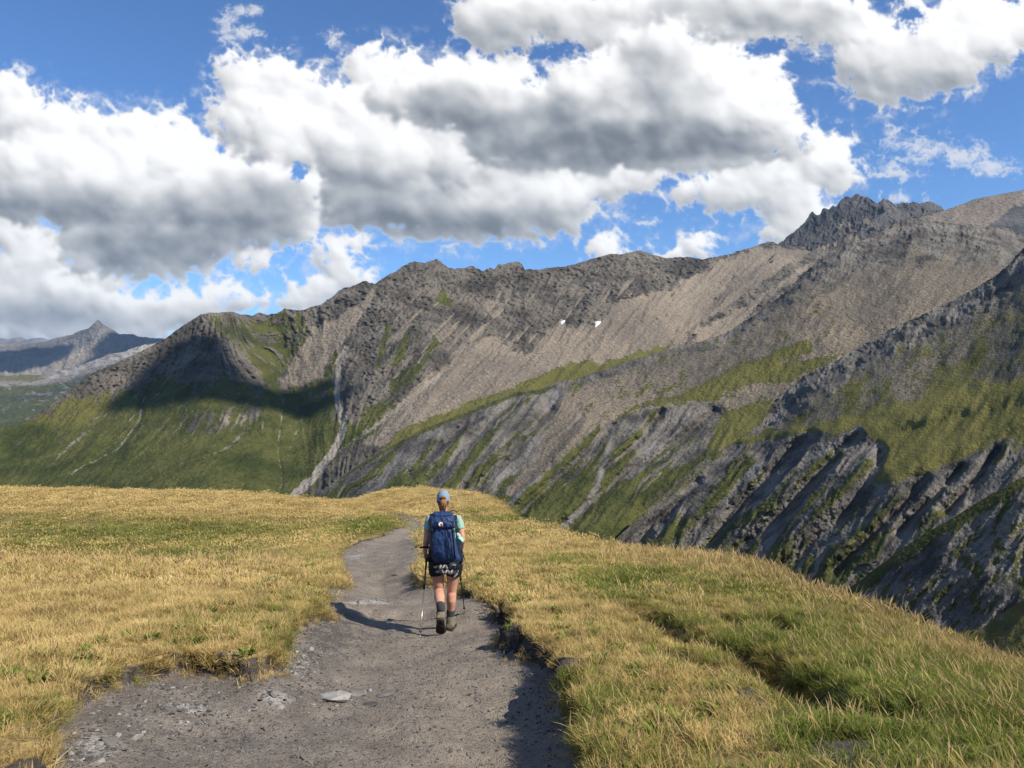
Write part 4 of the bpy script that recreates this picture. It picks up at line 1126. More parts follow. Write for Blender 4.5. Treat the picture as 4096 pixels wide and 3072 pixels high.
def earth_mats():
    m, t, bs = mat_new("turf thatch and soil")
    geo = t.node('ShaderNodeNewGeometry')
    p = geo.outputs['Position']
    at = t.node('ShaderNodeAttribute', attribute_name='cover')
    sep = t.node('ShaderNodeSeparateColor')
    t.put(sep.inputs[0], at.outputs['Color'])
    f = t.noise(p, 14, 6, 0.65)
    f2 = t.noise(p, 60, 4, 0.6)
    f3 = t.noise(p, 1.3, 5, 0.6)
    far = at.outputs['Alpha']
    dry = t.mix(t.ramp(f, 0.3, 0.7), (0.27, 0.185, 0.065), (0.48, 0.34, 0.13))
    green = t.mix(t.ramp(f, 0.3, 0.7), (0.055, 0.070, 0.016), (0.15, 0.155, 0.04))
    turf = t.mix(sep.outputs[1], dry, green)
    turf = t.mix(t.ramp(f3, 0.45, 0.75, 0.0, 0.5), turf, (0.12, 0.095, 0.03))
    turf = t.mix(t.math('MULTIPLY', t.ramp(f2, 0.45, 0.65), 0.6), turf, (0.05, 0.04, 0.018))
    soil = t.mix(t.ramp(f, 0.3, 0.7), (0.036, 0.030, 0.025), (0.105, 0.088, 0.074))
    soil = t.mix(t.ramp(f2, 0.5, 0.7, 0.0, 0.5), soil, (0.03, 0.026, 0.022))
    dm = t.ramp(t.math('ADD', sep.outputs[0], t.math('MULTIPLY', t.math('SUBTRACT', f, 0.5), 0.8)), 0.35, 0.6)
    t.put(bs.inputs['Base Color'], t.mix(dm, turf, soil))
    bp = t.node('ShaderNodeBump')
    bp.inputs['Strength'].default_value = 0.9
    bp.inputs['Distance'].default_value = 0.05
    t.put(bp.inputs['Height'], t.math('ADD', f, t.math('MULTIPLY', f2, 0.4)))
    t.l.new(bp.outputs[0], bs.inputs['Normal'])

    m2, t, bs = mat_new("trodden grey earth and shale")
    geo = t.node('ShaderNodeNewGeometry')
    p = geo.outputs['Position']
    at = t.node('ShaderNodeAttribute', attribute_name='cover')
    sep = t.node('ShaderNodeSeparateColor')
    t.put(sep.inputs[0], at.outputs['Color'])
    a = t.noise(p, 3.0, 6, 0.62)
    b = t.noise(p, 26, 6, 0.68)
    c = t.noise(p, 110, 4, 0.6)
    vor = t.node('ShaderNodeTexVoronoi', feature='F1')
    t.put(vor.inputs['Vector'], p)
    t.put(vor.inputs['Scale'], 42)
    vor2 = t.node('ShaderNodeTexVoronoi', feature='F1')
    t.put(vor2.inputs['Vector'], p)
    t.put(vor2.inputs['Scale'], 95)
    base = t.mix(t.ramp(a, 0.35, 0.65), (0.150, 0.127, 0.105), (0.235, 0.202, 0.166))
    silt_c = t.mix(t.ramp(a, 0.35, 0.65), (0.215, 0.180, 0.143), (0.275, 0.231, 0.182))
    col = t.mix(sep.outputs[2], base, silt_c)
    dk = t.ramp(t.math('ADD', sep.outputs[1], t.math('MULTIPLY', t.math('SUBTRACT', b, 0.5), 0.9)), 0.35, 0.75)
    col = t.mix(t.math('MULTIPLY', dk, 0.8), col, (0.070, 0.064, 0.060))
    pl = t.ramp(t.math('ADD', sep.outputs[0], t.math('MULTIPLY', t.math('SUBTRACT', b, 0.5), 1.3)), 0.42, 0.72)
    col = t.mix(t.math('MULTIPLY', pl, 0.85), col, (0.37, 0.355, 0.335))
    col = t.mix(t.ramp(b, 0.52, 0.72, 0.0, 0.55), col, (0.075, 0.067, 0.060))
    col = t.mix(t.ramp(c, 0.55, 0.70, 0.0, 0.5), col, (0.06, 0.055, 0.05))
    col = t.mix(t.ramp(vor.outputs['Distance'], 0.20, 0.08, 0.0, 0.45), col, (0.34, 0.32, 0.29))
    t.put(bs.inputs['Base Color'], col)
    h = t.math('ADD', t.math('MULTIPLY', b, 0.6), t.math('MULTIPLY', t.ramp(vor.outputs['Distance'], 0.4, 0.05), 0.25))
    h = t.math('ADD', h, t.math('MULTIPLY', t.ramp(vor2.outputs['Distance'], 0.4, 0.05), 0.12))
    bp = t.node('ShaderNodeBump')
    bp.inputs['Strength'].default_value = 1.0
    bp.inputs['Distance'].default_value = 0.045
    t.put(bp.inputs['Height'], h)
    t.l.new(bp.outputs[0], bs.inputs['Normal'])
    return m, m2


M_turf, M_path = earth_mats()


def submesh(name, q, cov, mat):
    used = np.unique(q)
    re = np.full(GU.size, -1, np.int64)
    re[used] = np.arange(len(used))
    o = mesh_np(name, GP.reshape(-1, 3)[used], re[q], mat, attrs={"cover": cov.reshape(-1, 4)[used]})
    return tag(o, kind="structure")


submesh("ground", quads[~onpath], GCOV, M_turf)
submesh("path", quads[onpath], PCOV, M_path)

# broad valley floor far below, out to the horizon
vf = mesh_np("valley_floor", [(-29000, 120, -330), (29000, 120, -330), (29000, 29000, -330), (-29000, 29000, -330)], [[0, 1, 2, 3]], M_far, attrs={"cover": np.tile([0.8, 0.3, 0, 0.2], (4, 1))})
tag(vf, kind="structure")

# fast height lookup on the built ground for everything that stands on it
_lrd = np.log(rd)


def ground_z(x, y):
    y = np.atleast_1d(np.asarray(y, float))
    x = np.atleast_1d(np.asarray(x, float))
    u = x / y * F + CU
    fi = np.interp(np.log(y), _lrd, np.arange(len(rd)))
    fj = np.interp(u, cu, np.arange(len(cu)))
    i, j = np.clip(fi.astype(int), 0, len(rd) - 2), np.clip(fj.astype(int), 0, len(cu) - 2)
    a, b = fi - i, fj - j
    return GZ[i, j] * (1 - a) * (1 - b) + GZ[i + 1, j] * a * (1 - b) + GZ[i, j + 1] * (1 - a) * b + GZ[i + 1, j + 1] * a * b


def pick(u, v):
    """first point of the built ground on the ray through a photo pixel"""
    d = np.exp(np.linspace(math.log(2.0), math.log(100), 4000))
    z = ground_z((u - CU) / F * d, d)
    k = np.argmax((CV - v) / F * d < z)
    return Vector(((u - CU) / F * d[k], d[k], z[k]))


# ------------------------------------------------------------------ grass
def tuft(name, n, rad, lmin, lmax, wid, droop, stalks=0, slen=0.3, seed=0, upright=0.5):
    r = np.random.default_rng(seed)
    V, T, A = [], [], []

    def blade(x, y, ang, lean, L, w, head=0.0, rnd=0.5):
        ca, sa = math.cos(ang), math.sin(ang)
        px, py = -sa, ca
        b0 = len(V)
        segs = (0.0, 0.4, 0.75, 1.0)
        for s in segs:
            out = lean * L * s + droop * L * s * s
            zz = L * s * math.sqrt(max(0.1, 1 - (lean + droop * 0.8 * s) ** 2))
            ww = w * (1 - 0.75 * s) * 0.5
            if head and s > 0.7:
                ww = w * head
            cx, cy = x + ca * out, y + sa * out
            if s < 1:
                V.append((cx + px * ww, cy + py * ww, zz)); V.append((cx - px * ww, cy - py * ww, zz))
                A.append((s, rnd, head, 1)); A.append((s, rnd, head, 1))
            else:
                V.append((cx, cy, zz)); A.append((s, rnd, head, 1))
        for k in (0, 2):
            T.append((b0 + k, b0 + k + 1, b0 + k + 3)); T.append((b0 + k, b0 + k + 3, b0 + k + 2))
        T.append((b0 + 4, b0 + 5, b0 + 6))
    for i in range(n):
        a, q = r.uniform(0, 2 * math.pi), rad * math.sqrt(r.uniform())
        blade(q * math.cos(a), q * math.sin(a), a + r.normal(0, 0.9), r.uniform(0.05, 0.95 - upright), r.uniform(lmin, lmax), wid * r.uniform(0.7, 1.3), 0, r.uniform())
    for i in range(stalks):
        a, q = r.uniform(0, 2 * math.pi), rad * math.sqrt(r.uniform())
        blade(q * math.cos(a), q * math.sin(a), r.uniform(0, 6.28), r.uniform(0.05, 0.3), slen * r.uniform(0.7, 1.2), wid * 0.55, 1.1, r.uniform())
    o = mesh_np(name, np.array(V), np.array(T), M_grass, smooth=False, attrs={"blade": np.array(A)})
    COL.objects.unlink(o)
    return o


def grass_mat():
    m = bpy.data.materials.new("dry and green grass blades")
    m.use_nodes = True
    t = NT(m.node_tree)
    t.n.clear()
    at = t.node('ShaderNodeAttribute', attribute_name='blade')
    sep = t.node('ShaderNodeSeparateColor')
    t.put(sep.inputs[0], at.outputs['Color'])
    ti = t.node('ShaderNodeAttribute', attribute_name='tint', attribute_type='INSTANCER')
    ts = t.node('ShaderNodeSeparateColor')
    t.put(ts.inputs[0], ti.outputs['Color'])
    hgt, rnd, head = sep.outputs
    lushv, tone, red = ts.outputs
    dry = t.mix(rnd, (0.60, 0.43, 0.150), (0.85, 0.675, 0.345))
    dry = t.mix(t.ramp(tone, 0.0, 1.0, 0.55, 0.0), dry, (0.30, 0.20, 0.065))
    green = t.mix(rnd, (0.105, 0.145, 0.026), (0.26, 0.285, 0.070))
    gm = t.ramp(t.math('ADD', lushv, t.math('MULTIPLY', t.math('SUBTRACT', rnd, 0.5), 0.75)), 0.20, 0.62)
    col = t.mix(gm, dry, green)
    col = t.mix(t.math('MULTIPLY', red, 0.7), col, (0.33, 0.185, 0.075))
    col = t.mix(t.math('MULTIPLY', head, 0.75), col, (0.50, 0.35, 0.17))
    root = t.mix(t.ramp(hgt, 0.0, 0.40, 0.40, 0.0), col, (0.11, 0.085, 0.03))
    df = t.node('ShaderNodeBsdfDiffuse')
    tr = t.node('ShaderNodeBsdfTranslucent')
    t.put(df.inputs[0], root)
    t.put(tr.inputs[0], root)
    mx = t.node('ShaderNodeMixShader')
    mx.inputs[0].default_value = 0.38
    t.l.new(df.outputs[0], mx.inputs[1])
    t.l.new(tr.outputs[0], mx.inputs[2])
    out = t.node('ShaderNodeOutputMaterial')
    t.l.new(mx.outputs[0], out.inputs[0])
    return m


def scatter(name, coll, pos, rot, scl, idx, tint):
    me = bpy.data.meshes.new(name)
    me.vertices.add(len(pos))
    me.vertices.foreach_set("co", np.ascontiguousarray(pos, np.float32).ravel())
    a = me.attributes.new("rot", 'FLOAT_VECTOR', 'POINT'); a.data.foreach_set("vector", np.ascontiguousarray(rot, np.float32).ravel())
    a = me.attributes.new("scl", 'FLOAT_VECTOR', 'POINT'); a.data.foreach_set("vector", np.ascontiguousarray(scl, np.float32).ravel())
    a = me.attributes.new("idx", 'INT', 'POINT'); a.data.foreach_set("value", np.ascontiguousarray(idx, np.int32))
    a = me.attributes.new("tint", 'FLOAT_COLOR', 'POINT'); a.data.foreach_set("color", np.ascontiguousarray(tint, np.float32).ravel())
    o = link(bpy.data.objects.new(name, me))
    ng = bpy.data.node_groups.new(name + " scatter", 'GeometryNodeTree')
    ng.interface.new_socket("Geometry", in_out='INPUT', socket_type='NodeSocketGeometry')
    ng.interface.new_socket("Geometry", in_out='OUTPUT', socket_type='NodeSocketGeometry')
    gi, go = ng.nodes.new('NodeGroupInput'), ng.nodes.new('NodeGroupOutput')
    ci = ng.nodes.new('GeometryNodeCollectionInfo')
    ci.inputs['Collection'].default_value = coll
    ci.inputs['Separate Children'].default_value = True
    ci.inputs['Reset Children'].default_value = True
    ip = ng.nodes.new('GeometryNodeInstanceOnPoints')
    ip.inputs['Pick Instance'].default_value = True

    def attr(nm, ty):
        nd = ng.nodes.new('GeometryNodeInputNamedAttribute')
        nd.data_type = ty
        nd.inputs['Name'].default_value = nm
        return nd.outputs[0]
    e2r = ng.nodes.new('FunctionNodeEulerToRotation')
    ng.links.new(attr("rot", 'FLOAT_VECTOR'), e2r.inputs[0])
    m2p = ng.nodes.new('GeometryNodeMeshToPoints')
    ng.links.new(gi.outputs[0], m2p.inputs[0])
    ng.links.new(m2p.outputs[0], ip.inputs['Points'])
    ng.links.new(ci.outputs[0], ip.inputs['Instance'])
    ng.links.new(attr("idx", 'INT'), ip.inputs['Instance Index'])
    ng.links.new(e2r.outputs[0], ip.inputs['Rotation'])
    ng.links.new(attr("scl", 'FLOAT_VECTOR'), ip.inputs['Scale'])
    ng.links.new(ip.outputs[0], go.inputs[0])
    o.modifiers.new("scatter", 'NODES').node_group = ng
    return o


M_grass = grass_mat()
tufts = bpy.data.collections.new("tuft shapes")
TUFTS = []
for k in range(4):
    TUFTS.append(tuft("tuft_%02d" % k, 88, 0.085, 0.03, 0.088, 0.0042, 0.45, 2, 0.14, 20 + k, 0.35))
for k in range(4, 6):
    TUFTS.append(tuft("tuft_%02d" % k, 56, 0.08, 0.05, 0.12, 0.0040, 0.35, 4, 0.19, 20 + k, 0.45))
for k in range(6, 9):
    TUFTS.append(tuft("tuft_%02d" % k, 80, 0.19, 0.03, 0.088, 0.010, 0.45, 2, 0.15, 20 + k, 0.35))
for k in range(9, 11):
    TUFTS.append(tuft("tuft_%02d" % k, 54, 0.17, 0.05, 0.13, 0.010, 0.35, 7, 0.23, 20 + k, 0.45))
for k in range(11, 14):
    TUFTS.append(tuft("tuft_%02d" % k, 70, 0.55, 0.04, 0.11, 0.035, 0.4, 2, 0.18, 20 + k, 0.35))
TUFTS.append(tuft("tuft_14", 26, 0.05, 0.035, 0.075, 0.022, 0.5, 0, 0.1, 77, 0.2))
for o in TUFTS:
    tufts.objects.link(o)


def sample_ground(dmin, dmax, per_m2, umin=-420, umax=4520):
    """random points on the turf between two distances"""
    a = 0.5 * (umax - umin) / F * (dmax ** 2 - dmin ** 2)
    n = int(a * per_m2)
    d = np.sqrt(RNG.uniform(dmin ** 2, dmax ** 2, n))
    u = RNG.uniform(umin, umax, n)
    x = (u - CU) / F * d
    return x, d, u


def grid_at(A, u, d):
    i = np.clip(np.searchsorted(rd, d), 0, len(rd) - 1)
    j = np.clip(np.searchsorted(cu, u), 0, len(cu) - 1)
    return A[i, j]


def plant_grass():
    P, R, S, I, T = [], [], [], [], []
    for (d0, d1, dens, shapes, tall, smin, smax) in ((2.6, 9.5, 270, (0, 4), (4, 6), 0.75, 1.25), (9.5, 24, 62, (6, 9), (9, 11), 0.75, 1.2), (24, 92, 10, (11, 14), (11, 14), 0.7, 1.2)):
        x, d, u = sample_ground(d0, d1, dens)
        s = grid_at(sdn, u, d)
        b = grid_at(bare, u, d)
        z = ground_z(x, d)
        v = CV - z / d * F
        dr = grid_at(dirt, u, d)
        clump = fbm(x / 0.45, d / 0.45, 3, 331)
        keep = (s > 0.055 + 0.06 * RNG.normal(size=len(x))) & (RNG.uniform(size=len(x)) > 0.92 * np.maximum(b, 0.85 * dr * (s > 0.12)))
        keep &= RNG.uniform(size=len(x)) < 0.90 + 0.7 * clump
        keep &= (d > 0) & (z > -13)
        x, d, u, z, v, s, clump = [q[keep] for q in (x, d, u, z, v, s, clump)]
        n = len(x)
        lush_ = np.clip(grid_at(lush, u, d) + 0.16 * RNG.normal(size=n), 0, 1)
        crest = sstep(2300, 2700, u) * sstep(110, 15, v - line_at([(2000, 2046), (2215, 2120), (2548, 2204), (2854, 2231), (3067, 2278), (3391, 2389), (3622, 2500), (3761, 2556), (4096, 2685), (4600, 2900)], u))
        lefttop = sstep(60, 0, np.abs(v - 2262)) * sstep(1300, 1000, u)
        ptall = 0.05 + 0.5 * crest + 0.25 * lefttop + 0.05 * (u > 2400)
        istall = RNG.uniform(size=n) < ptall
        idx = np.where(istall, RNG.integers(tall[0], tall[1], n), RNG.integers(shapes[0], shapes[1], n))
        lowcut = np.interp(s, [0.0, 0.4, 1.0], [0.75, 0.95, 1.0])
        sc = RNG.uniform(smin, smax, n) * lowcut * (1 + 0.6 * clump)
        hs = sc * RNG.uniform(0.55, 0.95, n) * np.where((u > 2300), 1.05, 1.0)
        hs = hs * np.where(d > 24, 0.85, 1.0)
        rot = np.stack([RNG.normal(0, 0.16, n), RNG.normal(-0.14, 0.16, n), RNG.uniform(0, 6.28, n)], -1)
        tone = np.clip(0.5 + 0.75 * fbm(x / 0.8, d / 0.8, 5, 333, 0.62) * 1.8 + 0.12 * RNG.normal(size=n) - 0.5 * sstep(2700, 3072, v) * sstep(700, 100, u), 0, 1)
        red = np.clip(0.55 * crest * RNG.uniform(size=n) + 0.25 * sstep(0.1, 0.4, fbm(x / 0.8, d / 0.8, 3, 335)) * (u > 2300) + 0.35 * sstep(2800, 3072, v) * sstep(500, 0, u), 0, 1)
        P.append(np.stack([x + grid_at(OX, u, d), d + grid_at(OY, u, d), z - 0.012], -1)); R.append(rot); S.append(np.stack([sc, sc, hs], -1)); I.append(idx)
        T.append(np.stack([lush_, tone, red, np.ones(n)], -1))
    # ragged fringe hanging over the worn edges
    x, d, u = sample_ground(2.8, 17, 330)
    s = grid_at(sdn, u, d)
    k = (s > 0.03) & (s < 0.17) & (grid_at(bare, u, d) < 0.3) & (RNG.uniform(size=len(x)) < np.where(u < 1300, 0.22, 0.5) + 0.9 * fbm(x / 0.3, d / 0.3, 3, 341))
    x, d, u = x[k], d[k], u[k]
    n = len(x)
    P.append(np.stack([x + grid_at(OX, u, d) * 1.1, d + grid_at(OY, u, d) * 1.1, ground_z(x, d) - 0.02], -1)); R.append(np.stack([RNG.normal(0, 0.55, n), RNG.normal(0, 0.55, n), RNG.uniform(0, 6.28, n)], -1))
    S.append(RNG.uniform(0.7, 1.25, n)[:, None] * np.ones((n, 3))); I.append(RNG.integers(0, 6, n)); T.append(np.stack([np.clip(grid_at(lush, u, d) + 0.2 * RNG.normal(size=n) + 0.1, 0, 1), RNG.uniform(0, 0.8, n), 0.25 * RNG.uniform(size=n), np.ones(n)], -1))
    # leafy herbs along the worn edges
    x, d, u = sample_ground(3.0, 16, 16)
    s = grid_at(sdn, u, d)
    k = (s > 0.08) & (s < 0.9)
    x, d, u = x[k], d[k], u[k]
    n = len(x)
    P.append(np.stack([x, d, ground_z(x, d)], -1)); R.append(np.stack([np.zeros(n), np.zeros(n), RNG.uniform(0, 6.28, n)], -1)); S.append(RNG.uniform(0.6, 1.3, n)[:, None] * np.ones((n, 3)))
    I.append(np.full(n, 14)); T.append(np.stack([np.ones(n), np.full(n, 0.5), np.zeros(n), np.ones(n)], -1))
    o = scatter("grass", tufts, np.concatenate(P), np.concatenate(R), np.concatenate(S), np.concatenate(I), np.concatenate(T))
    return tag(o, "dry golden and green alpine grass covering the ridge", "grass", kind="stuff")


plant_grass()

# ------------------------------------------------------------------ stones on the path
def rock_mesh(name, seed, flat, n=22, mat=None):
    r = np.random.default_rng(seed)
    p = r.normal(size=(n, 3))
    p /= np.linalg.norm(p, axis=1)[:, None]
    p *= r.uniform(0.78, 1.0, (n, 1))
    p[:, 2] = np.clip(p[:, 2], -0.75, 0.75) * flat
    p[:, 1] *= r.uniform(0.6, 0.95)
    bm = bmesh.new()
    for q in p * 0.5:
        bm.verts.new(q)
    bmesh.ops.convex_hull(bm, input=bm.verts)
    loose = [v for v in bm.verts if not v.link_faces]
    bmesh.ops.delete(bm, geom=loose, context='VERTS')
    bmesh.ops.bevel(bm, geom=bm.edges[:], offset=0.018, segments=1, affect='EDGES', clamp_overlap=True)
    me = bpy.data.meshes.new(name)
    bm.to_mesh(me)
    bm.free()
    if mat:
        me.materials.append(mat)
    return me


def stone_mat(name, a, b, spot):
    m, t, bs = mat_new(name)
    tc = t.node('ShaderNodeTexCoord')
    oi = t.node('ShaderNodeObjectInfo')
    geo = t.node('ShaderNodeNewGeometry')
    p = geo.outputs['Position']
    f = t.noise(p, 22, 6, 0.65)
    g = t.noise(p, 90, 4, 0.6)
    c = t.mix(t.ramp(f, 0.3, 0.7), a, b)
    c = t.mix(t.ramp(f, 0.58, 0.72, 0.0, 0.8), c, spot)
    c = t.mix(t.ramp(g, 0.5, 0.7, 0.0, 0.4), c, tuple(q * 0.4 for q in a))
    c = t.mix(t.math('MULTIPLY', oi.outputs['Random'], 0.45), c, tuple(q * 0.6 for q in a))
    t.put(bs.inputs['Base Color'], c)
    bp = t.node('ShaderNodeBump')
    bp.inputs['Strength'].default_value = 0.6
    bp.inputs['Distance'].default_value = 0.012
    t.put(bp.inputs['Height'], t.math('ADD', f, t.math('MULTIPLY', g, 0.3)))
    t.l.new(bp.outputs[0], bs.inputs['Normal'])
    bs.inputs['Roughness'].default_value = 0.8
    return m


M_stone = stone_mat("grey shale stone", (0.115, 0.105, 0.096), (0.225, 0.208, 0.188), (0.28, 0.26, 0.235))
M_paleston = stone_mat("pale stone", (0.24, 0.225, 0.205), (0.37, 0.35, 0.32), (0.34, 0.27, 0.205))
M_darkston = stone_mat("dark shale stone", (0.055, 0.052, 0.05), (0.12, 0.11, 0.105), (0.16, 0.15, 0.14))


def gravel():
    coll = bpy.data.collections.new("pebble shapes")
    for k in range(9):
        me = rock_mesh("pebble_%d" % k, 400 + k, (0.35, 0.5, 0.28)[k % 3], 12, (M_stone, M_paleston, M_darkston, M_stone)[k % 4])
        coll.objects.link(bpy.data.objects.new("pebble_%d" % k, me))
    x, d, u = sample_ground(3.0, 9, 3600, 0, 2500)
    x2, d2, u2 = sample_ground(9, 26, 420, 1100, 2300)
    x, d, u = np.concatenate([x, x2]), np.concatenate([d, d2]), np.concatenate([u, u2])
    s = grid_at(sdn, u, d)
    pl = grid_at(pale, u, d)
    dg = grid_at(darkg, u, d)
    sl = grid_at(silt, u, d)
    pr = 0.34 + 0.75 * pl + 0.35 * dg - 0.08 * sl + 0.25 * fbm(x / 0.4, d / 0.4, 3, 340)
    keep = (s < -0.01) & (RNG.uniform(size=len(x)) < pr)
    x, d, u, s, pl = [q[keep] for q in (x, d, u, s, pl)]
    n = len(x)
    z = ground_z(x, d)
    size = 0.007 + 0.020 * RNG.pareto(2.6, n).clip(0, 2.2) * (0.7 + 0.8 * pl)
    rot = np.stack([RNG.normal(0, 0.25, n), RNG.normal(0, 0.25, n), RNG.uniform(0, 6.28, n)], -1)
    idx = np.array([0, 2, 3, 4, 6, 7, 8, 2, 6])[RNG.integers(0, 9, n)]
    idx = np.where(RNG.uniform(size=n) < 0.35 * pl, RNG.integers(0, 2, n) * 4 + 1, idx)
    o = scatter("gravel", coll, np.stack([x, d, z + size * 0.08], -1), rot, size[:, None] * np.ones((n, 3)), idx, np.ones((n, 4)))
    return tag(o, "loose shale chips and pebbles strewn over the path", "gravel", kind="stuff")


gravel()

STONES = [  # u, v, length m, flatness, turn, material, label
    (1342, 2800, 0.34, 0.34, 0.2, M_paleston, "large pale slab with a buff face at the left of the path"),
    (1425, 2778, 0.22, 0.28, 0.5, M_stone, "flat grey slab just right of the large pale slab"),
    (1476, 2822, 0.16, 0.30, -0.4, M_darkston, "thin dark shale blade below the flat grey slabs"),
    (1545, 2778, 0.24, 0.16, 0.1, M_stone, "low half buried grey slab right of the flat grey slab"),
    (1478, 2765, 0.075, 0.5, 0.6, M_paleston, "small white broken stone behind the flat grey slab"),
    (1660, 2828, 0.11, 0.3, 0.3, M_stone, "small grey stone with a lit tip near mid path"),
    (1640, 2845, 0.16, 0.22, 0.0, M_stone, "rounded grey stone sunk in the path right of the dark blade"),
    (1093, 2782, 0.11, 0.6, 0.4, M_stone, "blocky grey stone under the left turf bank"),
    (1120, 2835, 0.10, 0.45, 0.9, M_paleston, "white stone near the foot of the left bank"),
    (430, 2975, 0.15, 0.4, 0.3, M_stone, "broad grey stone in the lower left corner of the path"),
    (540, 2955, 0.10, 0.45, 1.0, M_paleston, "bright white stone among chips at lower left"),
    (612, 2912, 0.08, 0.4, 0.2, M_stone, "grey stone among chips above the bright white stone"),
    (388, 3058, 0.09, 0.6, 0.2, M_paleston, "white stone at the bottom edge of the picture"),
    (1225, 2722, 0.17, 0.35, 0.7, M_stone, "angular grey stone at the foot of the pale rubble"),
    (1180, 2690, 0.14, 0.4, 0.2, M_stone, "grey stone leaning in the pale rubble"),
    (1245, 2600, 0.09, 0.5, 0.5, M_paleston, "pale stone at the top of the left rubble"),
    (1770, 2658, 0.055, 0.5, 0.3, M_stone, "small grey stone in mid path with a dark shadow"),
    (1802, 2586, 0.04, 0.6, 0.0, M_darkston, "small black stone in the path behind the hiker"),
    (1782, 2556, 0.065, 0.35, 0.2, M_stone, "flat pale grey stone close behind the boots"),
    (1650, 2588, 0.05, 0.5, 0.8, M_darkston, "dark stone left of mid path below the pole tip"),
    (1875, 2782, 0.075, 0.35, 0.4, M_darkston, "dark flat stone in the middle of the silt"),
    (1880, 2754, 0.055, 0.4, 0.9, M_stone, "brownish stone above the dark flat stone"),
    (2024, 2742, 0.06, 0.35, 0.1, M_stone, "grey chip with black shadow right of mid path"),
    (1890, 2915, 0.05, 0.4, 0.5, M_stone, "single grey stone in the lower middle of the path"),
    (1800, 3010, 0.07, 0.4, 0.2, M_darkston, "dark stone beside a pair of light chips at the bottom"),
    (1845, 3000, 0.05, 0.4, 0.7, M_paleston, "left of two light chips at the bottom of the path"),
    (1872, 3018, 0.05, 0.4, 0.1, M_stone, "right of two light chips at the bottom of the path"),
    (1210, 3035, 0.06, 0.5, 0.4, M_stone, "round grey stone near the bottom left of the tread"),
    (1556, 2254, 0.13, 0.4, 0.3, M_paleston, "white stone on the far path left of the hiker"),
    (1585, 2300, 0.15, 0.35, 0.8, M_stone, "grey stone by the scooped hollow in the far path")]
for k, (u, v, size, flat, turn, mat, label) in enumerate(STONES):
    p = pick(u, v)
    o = link(bpy.data.objects.new("stone", rock_mesh("stone", 500 + k, flat, 16 + k % 5, mat)))
    o.location = p + Vector((0, 0, size * flat * 0.16))
    o.scale = (size, size * 0.8, size)
    o.rotation_euler = (0.10 * math.sin(k * 2.1), 0.12 * math.cos(k * 1.7), turn + 0.3 * k)
    tag(o, label, "stone", "stones on the path")

# ------------------------------------------------------------------ the hiker
def simple_mat(name, col, rough=0.8, var=0.25, scale=60, bump=0.3, dist=0.004, col2=None, sheen=0.0, weave=0):
    m, t, bs = mat_new(name)
    tc = t.node('ShaderNodeTexCoord')
    p = tc.outputs['Object']
    f = t.noise(p, scale, 5, 0.6)
    g = t.noise(p, scale * 0.15, 3, 0.5)
    c2 = col2 or tuple(q * (1 - var) for q in col)
    c = t.mix(t.ramp(f, 0.3, 0.7), col, c2)
    c = t.mix(t.ramp(g, 0.35, 0.7, 0.0, 0.5), c, c2)
    t.put(bs.inputs['Base Color'], c)
    bs.inputs['Roughness'].default_value = rough
    bp = t.node('ShaderNodeBump')
    bp.inputs['Strength'].default_value = bump
    bp.inputs['Distance'].default_value = dist
    h = f
    if weave:
        wv = t.node('ShaderNodeTexWave', wave_type='BANDS', bands_direction='Z')
        t.put(wv.inputs['Vector'], p)
        t.put(wv.inputs['Scale'], weave)
        h = t.math('ADD', f, t.math('MULTIPLY', wv.outputs[1], 0.6))
    t.put(bp.inputs['Height'], h)
    t.l.new(bp.outputs[0], bs.inputs['Normal'])
    return m


M_skin, _t, _b = mat_new("sun warmed skin")
_p = _t.node('ShaderNodeTexCoord').outputs['Object']
_t.put(_b.inputs['Base Color'], _t.mix(_t.ramp(_t.noise(_p, 9, 4, 0.55), 0.3, 0.7), (0.56, 0.30, 0.20), (0.44, 0.215, 0.14)))
_b.inputs['Roughness'].default_value = 0.55
_b.inputs['Subsurface Weight'].default_value = 0.12
_b.inputs['Subsurface Radius'].default_value = (0.012, 0.005, 0.003)
_b.inputs['Specular IOR Level'].default_value = 0.35
M_tee = simple_mat("mint green jersey", (0.30, 0.45, 0.38), 0.85, 0.15, 30, 0.4, 0.006)
M_shorts = simple_mat("black stretch shorts", (0.012, 0.012, 0.016), 0.7, 0.3, 40, 0.4, 0.004)
M_sock = simple_mat("ribbed grey sock", (0.055, 0.055, 0.058), 0.95, 0.4, 80, 0.6, 0.004, None, 0, 40)
M_boot = simple_mat("taupe suede boot", (0.21, 0.175, 0.125), 0.9, 0.35, 70, 0.5, 0.004)
M_rubber = simple_mat("black lugged rubber", (0.020, 0.019, 0.018), 0.75, 0.3, 90, 0.5, 0.004, (0.055, 0.045, 0.035))
M_cap = simple_mat("faded blue cotton cap", (0.21, 0.285, 0.36), 0.9, 0.15, 90, 0.4, 0.003)
M_hair = simple_mat("copper blond hair", (0.40, 0.20, 0.085), 0.45, 0.5, 180, 0.8, 0.004, (0.20, 0.085, 0.035))
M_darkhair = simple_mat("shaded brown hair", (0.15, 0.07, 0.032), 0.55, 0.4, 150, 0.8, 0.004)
M_pack = simple_mat("navy pack fabric", (0.022, 0.050, 0.135), 0.62, 0.22, 22, 0.55, 0.012)
M_packdk = simple_mat("dark navy pack fabric", (0.012, 0.020, 0.045), 0.75, 0.3, 40, 0.5, 0.006)
M_web = simple_mat("black webbing", (0.010, 0.011, 0.015), 0.7, 0.3, 120, 0.3, 0.002)
M_cream = simple_mat("cream badge leather", (0.75, 0.66, 0.50), 0.6, 0.1, 60, 0.1, 0.001)
M_red = simple_mat("red badge print", (0.48, 0.035, 0.022), 0.6, 0.1, 60, 0.1, 0.001)
M_cloth = simple_mat("mint towel", (0.36, 0.58, 0.49), 0.95, 0.2, 50, 0.6, 0.006)
